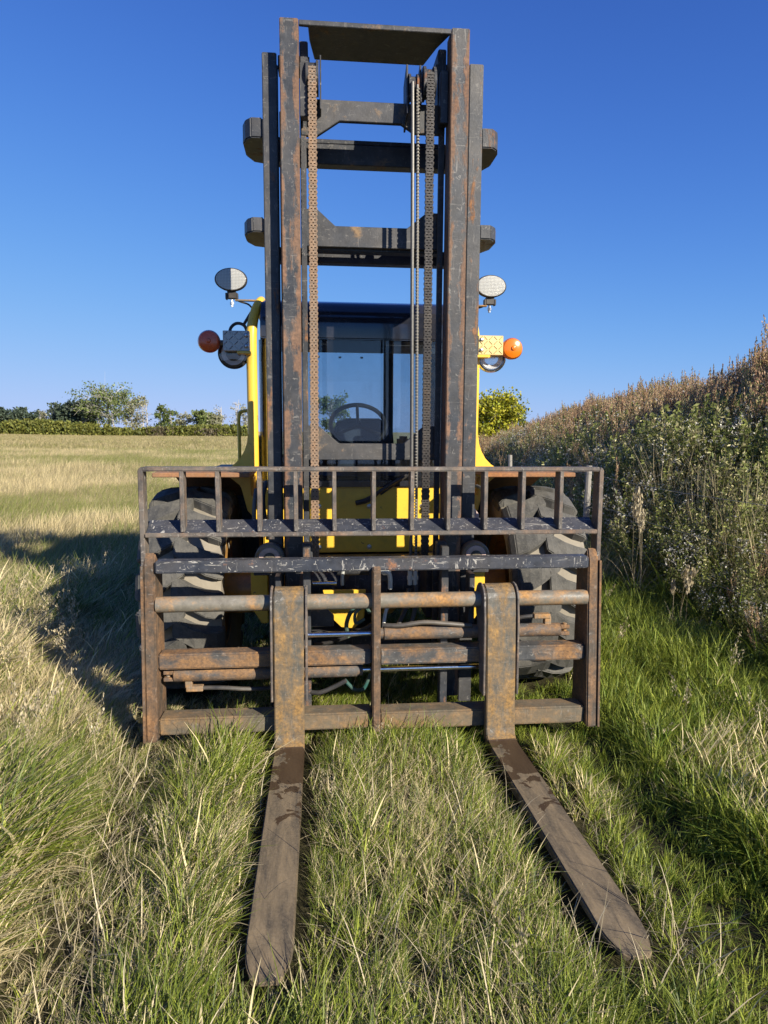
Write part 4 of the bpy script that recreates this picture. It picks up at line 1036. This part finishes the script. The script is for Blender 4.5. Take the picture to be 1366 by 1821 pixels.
for i, (x_, y_, h_) in enumerate(spec):
    z_ = float(ground_z(x_, y_))
    t = thing('tall_weed', 'rusty weed spike on the bank crest, '+ORD[rank[i]]+' tall spike from the right edge', 'weed', (x_, y_, z_), 'tall rusty weed spikes along the crest of the bank')
    if first is None:
        s_, p_, l_ = weed_rust(77, 1.3)
        meshes = [('stem', np_mesh('stem', *s_, M['weed_stem'])), ('plume', np_mesh('plume', *p_, M['weed_rust'])), ('leaf_cluster', np_mesh('leaf_cluster', *l_, M['weed_green']))]; first = t
    for nm, me_ in meshes: obj(nm, me_, None, t)
    t.scale = (1.1, 1.1, h_*1.08/1.3); t.rotation_euler = (rr_.uniform(-.05,.05), rr_.uniform(-.05,.05), rr_.uniform(0,6.28))
# pale dry grass stalks beside the machine on the right
def reed(x_, y_, n, H, seed, lab):
    r = np.random.RandomState(seed); t = thing('dry_grass_clump', lab, 'dry grass', (x_, y_, float(ground_z(x_, y_))))
    a, b = [], []
    for q in range(n):
        x0, y0 = r.randn(2)*.035; an = r.rand()*6.28; bb = r.uniform(.03, .14); h_ = H*r.uniform(.7, 1)
        z = np.linspace(0, h_, 8); cx = x0+bb*(z/h_)**2*math.cos(an); cy = y0+bb*(z/h_)**2*math.sin(an)
        a.append(stem(r, np.stack([cx, cy, z], 1), .0024))
        tt = .78+.22*r.rand(60); c = np.stack([np.interp(tt*h_, z, cx), np.interp(tt*h_, z, cy), tt*h_], 1)+r.randn(60, 3)*[.011,.011,.004]
        b.append(cards(c, np.full(60, .015), r, np.array([0,0,1.4]), 2.6))
        a.append(blades(r, 3, .03, h_*.5, .2, .008, .3, .2, .8)) 
    obj('stalks', np_mesh('stalks', *merge(a), M['straw']), None, t); obj('seed_heads', np_mesh('seed_heads', *merge(b), M['straw']), None, t, None, 'stuff')
reed(2.78, 2.9, 6, 1.15, 3, 'tall dry grass stalks with pale seed heads by the bank right of the forklift')
reed(2.60, 1.75, 4, .62, 4, 'shorter clump of dry grass in the shade line right of the forklift')

# ------------------------------------------------------------------ trees far off
def leaf_mat(name, a, b): return leafmat(name, a, b, None, .3, .5, .6)
M['lf_dark'] = leaf_mat('dark_needles', (.055,.080,.055), (.100,.135,.085))  # needle colour lightened to stand in for thin distance haze
M['lf_green'] = leaf_mat('poplar_leaves', (.085,.125,.030), (.20,.24,.070))
M['lf_pale'] = leaf_mat('pale_leaves', (.24,.24,.13), (.40,.39,.24))
M['lf_yellow'] = leaf_mat('yellow_leaves', (.20,.25,.022), (.52,.46,.030))
M['lf_willow'] = leaf_mat('willow_leaves', (.085,.120,.025), (.24,.235,.050))
M['lf_brown'] = leaf_mat('purple_brush', (.12,.10,.065), (.20,.165,.10))
def tree(name, label, x, y, H, Wd, mat, nleaf=1300, lsz=.42, bare=0.0, low=.25, seed=1, clumps=16, trunkmat='bark', ntrunk=1, group=None, cat='tree'):
    r = np.random.RandomState(seed); t = thing(name, label, cat, (x, y, float(ground_z(x, y))-.1), group)
    m = MB(); cl = []
    for q in range(ntrunk):
        bx, by = (0, 0) if q == 0 else r.randn(2)*Wd*.10
        top = Vector((bx+r.randn()*Wd*.10, by+r.randn()*Wd*.08, H*r.uniform(.78, .9)))
        m.tube([(bx,by,0),((bx+top.x)*.5+r.randn()*.15,(by+top.y)*.5,H*.42),top], [H*.017,H*.012,H*.004], 6)
        nl = max(4, int(clumps*1.3/ntrunk))
        for c in range(nl):
            f_ = r.uniform(low, .9); b0 = Vector((bx+(top.x-bx)*f_, by+(top.y-by)*f_, H*f_*.88)); a = r.rand()*6.28
            prof = math.sin(min(1, (f_-low+.12)/(1-low+.12))*math.pi)**.6
            L_ = Wd*.5*prof*r.uniform(.55, 1.05); e = b0+Vector((math.cos(a)*L_, math.sin(a)*L_, L_*r.uniform(.15, .75)))
            m.tube([b0, b0.lerp(e, .5)+Vector((0,0,L_*.06)), e], [H*.006,H*.004,H*.0016], 4)
            cl.append((np.array(e), L_)); cl.append((np.array(b0.lerp(e, .6)), L_))
            for w_ in range(4):
                e2 = e+Vector(tuple(r.randn(3)*[.10,.10,.09]))*Wd*.9; m.tube([b0.lerp(e, r.uniform(.5, 1)), e2], [H*.0020,H*.0009], 3, False)
    part('trunk', m, M[trunkmat], t, 0, 1, False)
    if nleaf:
        keep = [c for c in cl if r.rand() > bare]; P_ = []
        per = max(4, int(nleaf/max(1, len(keep))))
        for c, L_ in keep:
            rad = Wd*r.uniform(.05, .11); P_.append(c+r.randn(per, 3)*rad*np.array([1, 1, .75]))
        P_ = np.concatenate(P_); P_[:, 2] = np.clip(P_[:, 2], H*.04, H*1.02)
        obj('crown', np_mesh('crown', *cards(P_, np.full(len(P_), lsz), r, None, 1.3), mat), None, t)
    return t
tree('poplar_tree', 'large half bare poplar, tallest tree on the left skyline', -60.5, 202, 15.2, 15, M['lf_green'], 4200, .42, .38, .25, 2, 54, 'twig', 4)
tree('poplar_tree', 'pale thin leaved poplar just right of the tallest tree', -54.5, 205, 13.0, 8, M['lf_pale'], 1800, .38, .25, .2, 3, 20, 'twig', 2)
tree('bare_tree', 'bare whitish tree between the tall poplar and the small leafy ones', -50.5, 203, 11.4, 6, M['lf_pale'], 120, .3, .6, .15, 4, 26, 'twig', 3)
tree('poplar_tree', 'small poplar with leaf tufts at its tip, right of the bare tree', -46.3, 200, 10.6, 5.0, M['lf_green'], 900, .42, .35, .2, 5, 14, 'twig', 2)
tree('poplar_tree', 'small open crowned poplar in the middle of the hedge line', -42.8, 200, 8.2, 5.2, M['lf_green'], 1200, .42, .2, .2, 6, 14, 'bark', 2)
tree('poplar_tree', 'low leafy poplar leaning right in the middle of the hedge line', -39.6, 204, 7.2, 5.0, M['lf_pale'], 1200, .40, .2, .2, 16, 14, 'bark', 2)
tree('spruce_tree', 'dark evergreen left of the large poplar, the taller of two', -70.5, 207, 11.4, 9.6, M['lf_dark'], 5200, .60, 0, .1, 7, 44)
tree('spruce_tree', 'rounded dark evergreen at the left end of the evergreen pair', -75.6, 209, 10.6, 8.6, M['lf_dark'], 4600, .60, 0, .1, 8, 40)
tree('spruce_tree', 'dark evergreen at the left edge of the picture', -96.5, 222, 8.2, 9.5, M['lf_dark'], 3600, .60, 0, .08, 9, 24)
tree('spruce_tree', 'smaller dark evergreen second from the left edge', -90.5, 224, 7.8, 6.4, M['lf_dark'], 2400, .6, .1, .08, 10, 20)
for i, (x_, h_, lab) in enumerate(((-86.5,8.6,'small bare brown tree left of the dark evergreens, leftmost of its three'), (-83.4,9.0,'small bare brown tree left of the dark evergreens, middle of its three'), (-80.2,9.8,'small bare brown tree left of the dark evergreens, rightmost of its three'))):
    tree('bare_tree', lab, x_, 218, h_, 4.6, M['lf_pale'], 380, .35, .3, .1, 20+i, 16, 'twig', 2)
tree('willow_bush', 'leafy green rounded bush above the hedge left of the cab', -33.8, 198, 8.6, 6.6, M['lf_green'], 2600, .44, .05, .08, 30, 20, 'bark', 3, None, 'bush')
tree('willow_bush', 'pale yellowish bush above the hedge beside the green rounded one', -30.6, 198, 7.4, 6.0, M['lf_pale'], 2000, .42, .1, .08, 31, 18, 'bark', 3, None, 'bush')
tree('bare_tree', 'thin bare tree behind the bushes left of the cab', -29.2, 206, 10.8, 4.5, M['lf_pale'], 60, .3, .7, .15, 32, 20, 'twig', 3)
tree('bare_tree', 'tall bare tree with pale twigs nearest the cab', -24.6, 204, 12.4, 4.4, M['lf_pale'], 90, .3, .6, .15, 33, 20, 'twig', 3)
tree('poplar_tree', 'half bare poplar partly hidden by the yellow cab pillar', -21.4, 202, 10.8, 5.5, M['lf_pale'], 700, .36, .3, .15, 34, 16, 'bark', 2)
tree('poplar_tree', 'poplar seen through the cab windows', 3.6, 150, 10.6, 7.2, M['lf_green'], 2200, .40, .1, .15, 35, 18, 'bark', 2)
tree('poplar_tree', 'yellowing poplar with a broad dense crown behind the bank', 16.2, 60, 5.8, 4.9, M['lf_yellow'], 9000, .20, 0, .12, 36, 60, 'bark', 2)
tree('poplar_tree', 'greener low tree on the right of the yellowing poplar', 18.3, 60.5, 4.5, 2.8, M['lf_green'], 3000, .20, 0, .1, 37, 20, 'bark', 2)
# willow thicket along the far edge of the field
r = np.random.RandomState(70); P_ = []; Cc = []
for sg in range(560):
    t_ = r.rand(); x_ = -91+72*t_; y_ = 197-5*t_+r.uniform(-2.5, 2.5); hh = (2.3+.5*math.sin(t_*9)+r.uniform(-.5, .9))*(.55+.45*min(1, (x_+93)/8))*(1.25 if t_ < .45 else 1.0)
    n = 60; z_ = ground_z(x_, y_); pts = np.stack([x_+r.randn(n)*.45, y_+r.randn(n)*.45, z_+hh*r.rand(n)**.75], 1); P_.append(pts)
P_ = np.concatenate(P_)
tk = obj('willow_thicket', np_mesh('willow_thicket', *cards(P_, np.full(len(P_), .36), r, np.array([0,0,.5]), 2.0), M['lf_willow']), None, None, 'dense strip of olive green willow brush along the far edge of the field', 'stuff')
P_ = np.concatenate([np.stack([-44.0+r.randn(300)*1.9, 191+r.randn(300)*.5, .2+2.6*r.rand(300)], 1), np.stack([-30+r.randn(200)*1.9, 189.5+r.randn(200)*.5, .2+2.2*r.rand(200)], 1)])
obj('purple_brush', np_mesh('purple_brush', *cards(P_, np.full(len(P_), .36), r), M['lf_brown']), None, None, 'dull purple brown brush in front of the willow strip', 'stuff')
# distant fence at the left end of the field
FF = thing('pole_fence', 'line of small pale fence posts at the far left edge of the field', 'fence', (-85, 200, .3))
for i in range(6):
    x_ = -89+i*4.6; y_ = 206-i*1.2; part('post', MB().cyl((x_+85, y_-200, 0), (x_+85, y_-200, 1.35+.1*(i % 2)), .12, 7), M['post'], FF)
